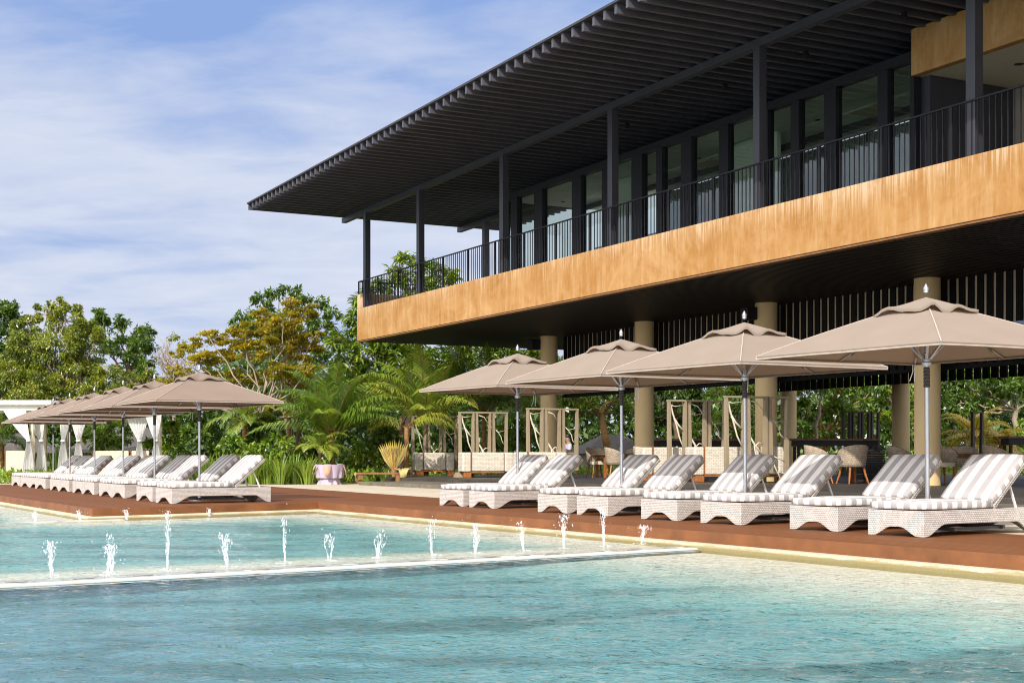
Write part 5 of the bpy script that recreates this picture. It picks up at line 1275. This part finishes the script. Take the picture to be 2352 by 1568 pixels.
def straps(label, px, yb, Y, h, n, seed, m='bright', wd=.045, spread=.5, tone=.5):
    r = np.random.default_rng(seed); root = empty('strap_leaf_plant', ((px - CX) / F * Y, Y, -.03), 0, label, 'plant', 'strap leaved plants along the bed'); fo = Foliage()
    az = r.uniform(0, 2 * PI, n); rad = r.uniform(.0, .22, n); L_ = h * r.uniform(.65, 1.25, n); sp = spread * r.uniform(.3, 1.3, n); p = np.stack([np.cos(az) * rad, np.sin(az) * rad, np.zeros(n)], 1); dr = np.stack([np.cos(az), np.sin(az), np.zeros(n)], 1)
    sd = np.stack([-np.sin(az), np.cos(az), np.zeros(n)], 1); prev = None; V = []; rr = np.clip(tone + r.normal(0, .18, n), 0, 1)
    pts = [p + dr * (sp * L_)[:, None] * t ** 1.7 + np.array([0, 0, 1.0]) * (L_ * (t - .42 * sp * t ** 3))[:, None] for t in (0, .3, .6, .85, 1.0)]; ws = [.7, 1, .85, .5, .06]
    for i in range(4):
        a, b = sd * wd * .5 * ws[i], sd * wd * .5 * ws[i + 1]; v = np.stack([pts[i] - a, pts[i] + a, pts[i + 1] + b, pts[i + 1] - b], 1).reshape(-1, 3); fo.add(v, np.arange(n * 4).reshape(-1, 4), np.repeat(rr, 4))
    fo.build('leaves', L[m], root)
sp = [(395, 44.8, 'leftmost strap leaved plant in the bed behind the left loungers'), (432, 45.2, 'strap leaved plant behind the second nearest left lounger'), (470, 44.6, 'strap leaved plant right of the nearest left umbrella pole'), (508, 44.9, 'strap leaved plant behind the shaded left lounger back'), (545, 45.1, 'strap leaved plant above the sunlit left lounger back'),
      (580, 44.4, 'strap leaved plant at the pale trunk foot'), (612, 44.7, 'strap leaved plant just right of the pale trunk'), (645, 44.3, 'strap leaved plant at the end of the left deck'), (678, 44.8, 'strap leaved plant left of the draped table'), (705, 44.5, 'strap leaved plant touching the draped table'), (852, 47.2, 'low strap leaved plant behind the bench left end'), (890, 47.0, 'low strap leaved plant behind the bench middle')]
for i, (px, Y, lb) in enumerate(sp): straps(lb, px, 1110, Y, .95 if px < 800 else .45, 75, 60 + i, 'bright' if i % 3 else 'mid', .055, .55, .45 + .12 * (i % 2))
for px, Y, lb in ((190, 49.8, 'strap leaved plant between the two cabanas'), (255, 49.6, 'strap leaved plant behind the daybed back'), (130, 49.7, 'strap leaved plant right of the left cabana curtains')): straps(lb, px, 1100, Y, 1.2, 50, int(px), 'bright', .06, .4)
for i, (px, py, pr, Y, m, lb) in enumerate(((640, 1030, 34, 46.5, 'mid', 'leafy bush behind the strap leaved plants, left of the palm'), (700, 1040, 30, 46.8, 'bright', 'bright bush left of the coconut palm foot'), (540, 1030, 36, 47.5, 'mid', 'leafy bush behind the shaded left lounger'), (450, 1020, 38, 48, 'dark', 'dark bush behind the nearest left umbrella pole'), (390, 1000, 40, 50, 'mid', 'leafy bush right of the middle cabana'),
                                        (830, 1040, 34, 48.5, 'mid', 'leafy bush behind the timber bench'), (880, 1000, 36, 50, 'dark', 'dark bush behind the drooping palm'), (600, 985, 40, 51, 'dark', 'dark bush behind the pale trunk'), (1040, 1010, 40, 55, 'dark', 'dark bush behind the leftmost khaki screens'), (1160, 1000, 40, 57, 'mid', 'leafy bush behind the second khaki screen'), (745, 1075, 22, 46, 'mid', 'low leafy bush behind the draped table'), (250, 990, 40, 52, 'mid', 'leafy bush above the middle cabana daybed'))):
    tree(lb, [(px, py, pr), (px - pr * .7, py + pr * .4, pr * .7), (px + pr * .7, py + pr * .4, pr * .7), (px, py + pr, pr * .8)], Y, px, m, .20, .05, seed=200 + i, k=2.2, aspect=.5, name='bush', cat='bush', group='bushes in the planting beds', lean=(0, .25), twigs=1)

# the wood beyond, reading as one mass
r = np.random.default_rng(77); fo = Foliage(); n = 150000
X = r.uniform(-75, 75, n); Yw = 88 + r.uniform(-4, 6, n) - .0 * X; hmax = 5.8 + 1.3 * np.sin(X * .31) + .9 * np.sin(X * .83 + 2); Z = hmax * r.uniform(0, 1, n) ** .75
p = np.stack([X, Yw, Z], 1); v, f = leaf_arrays(p, r.normal(size=(n, 3)) + [0, 0, -.3], r.normal(size=(n, 3)) * .5 + [0, -.3, 1], r.uniform(.3, .6, n), r.uniform(.16, .3, n), .15)
fo.add(v, f, np.repeat(np.clip(.4 + .25 * np.sin(X * 1.7) * np.sin(Z * 2 + X) + r.normal(0, .15, n), 0, 1), 4))
o = fo.build('woodland', L['dark'], None); tag(o, 'dark green wood forming the backdrop behind the garden', 'woodland', None, 'stuff')
r = np.random.default_rng(78); fo = Foliage(); n = 26000
t = r.uniform(0, 1, n); X = -24 + 32 * t + r.normal(0, .5, n); Yw = 45.4 + r.uniform(0, 9, n) + np.where(X > -4.5, 12, 0); Z = r.uniform(0, .42, n) ** 1.0
p = np.stack([X, Yw, Z - .05], 1); v, f = leaf_arrays(p, r.normal(size=(n, 3)) + [0, 0, .3], r.normal(size=(n, 3)) * .5 + [0, 0, 1], r.uniform(.12, .28, n), r.uniform(.06, .12, n), .15); fo.add(v, f, np.repeat(np.clip(.5 + r.normal(0, .2, n), 0, 1), 4))
o = fo.build('ground_cover', L['mid'], None); tag(o, 'low leafy ground cover filling the planting beds', 'ground cover', None, 'stuff')
# beds beyond the terrace
r = np.random.default_rng(79); fo = Foliage(); n = 24000
aa = r.uniform(-6, 46, n); bb = r.uniform(21.5, 27, n); X = OB.x + A.x * aa + B.x * bb; Yw = OB.y + A.y * aa + B.y * bb; Z = r.uniform(0, 1.0, n) * (.7 + .5 * np.sin(aa * 1.3))
p = np.stack([X, Yw, Z], 1); v, f = leaf_arrays(p, r.normal(size=(n, 3)) + [0, 0, .1], r.normal(size=(n, 3)) * .5 + [0, 0, 1], r.uniform(.14, .32, n), r.uniform(.07, .14, n), .15); fo.add(v, f, np.repeat(np.clip(.45 + r.normal(0, .2, n), 0, 1), 4))
o = fo.build('hedge_planting', L['mid'], None); tag(o, 'low mixed planting along the back of the terrace', 'planting', None, 'stuff')
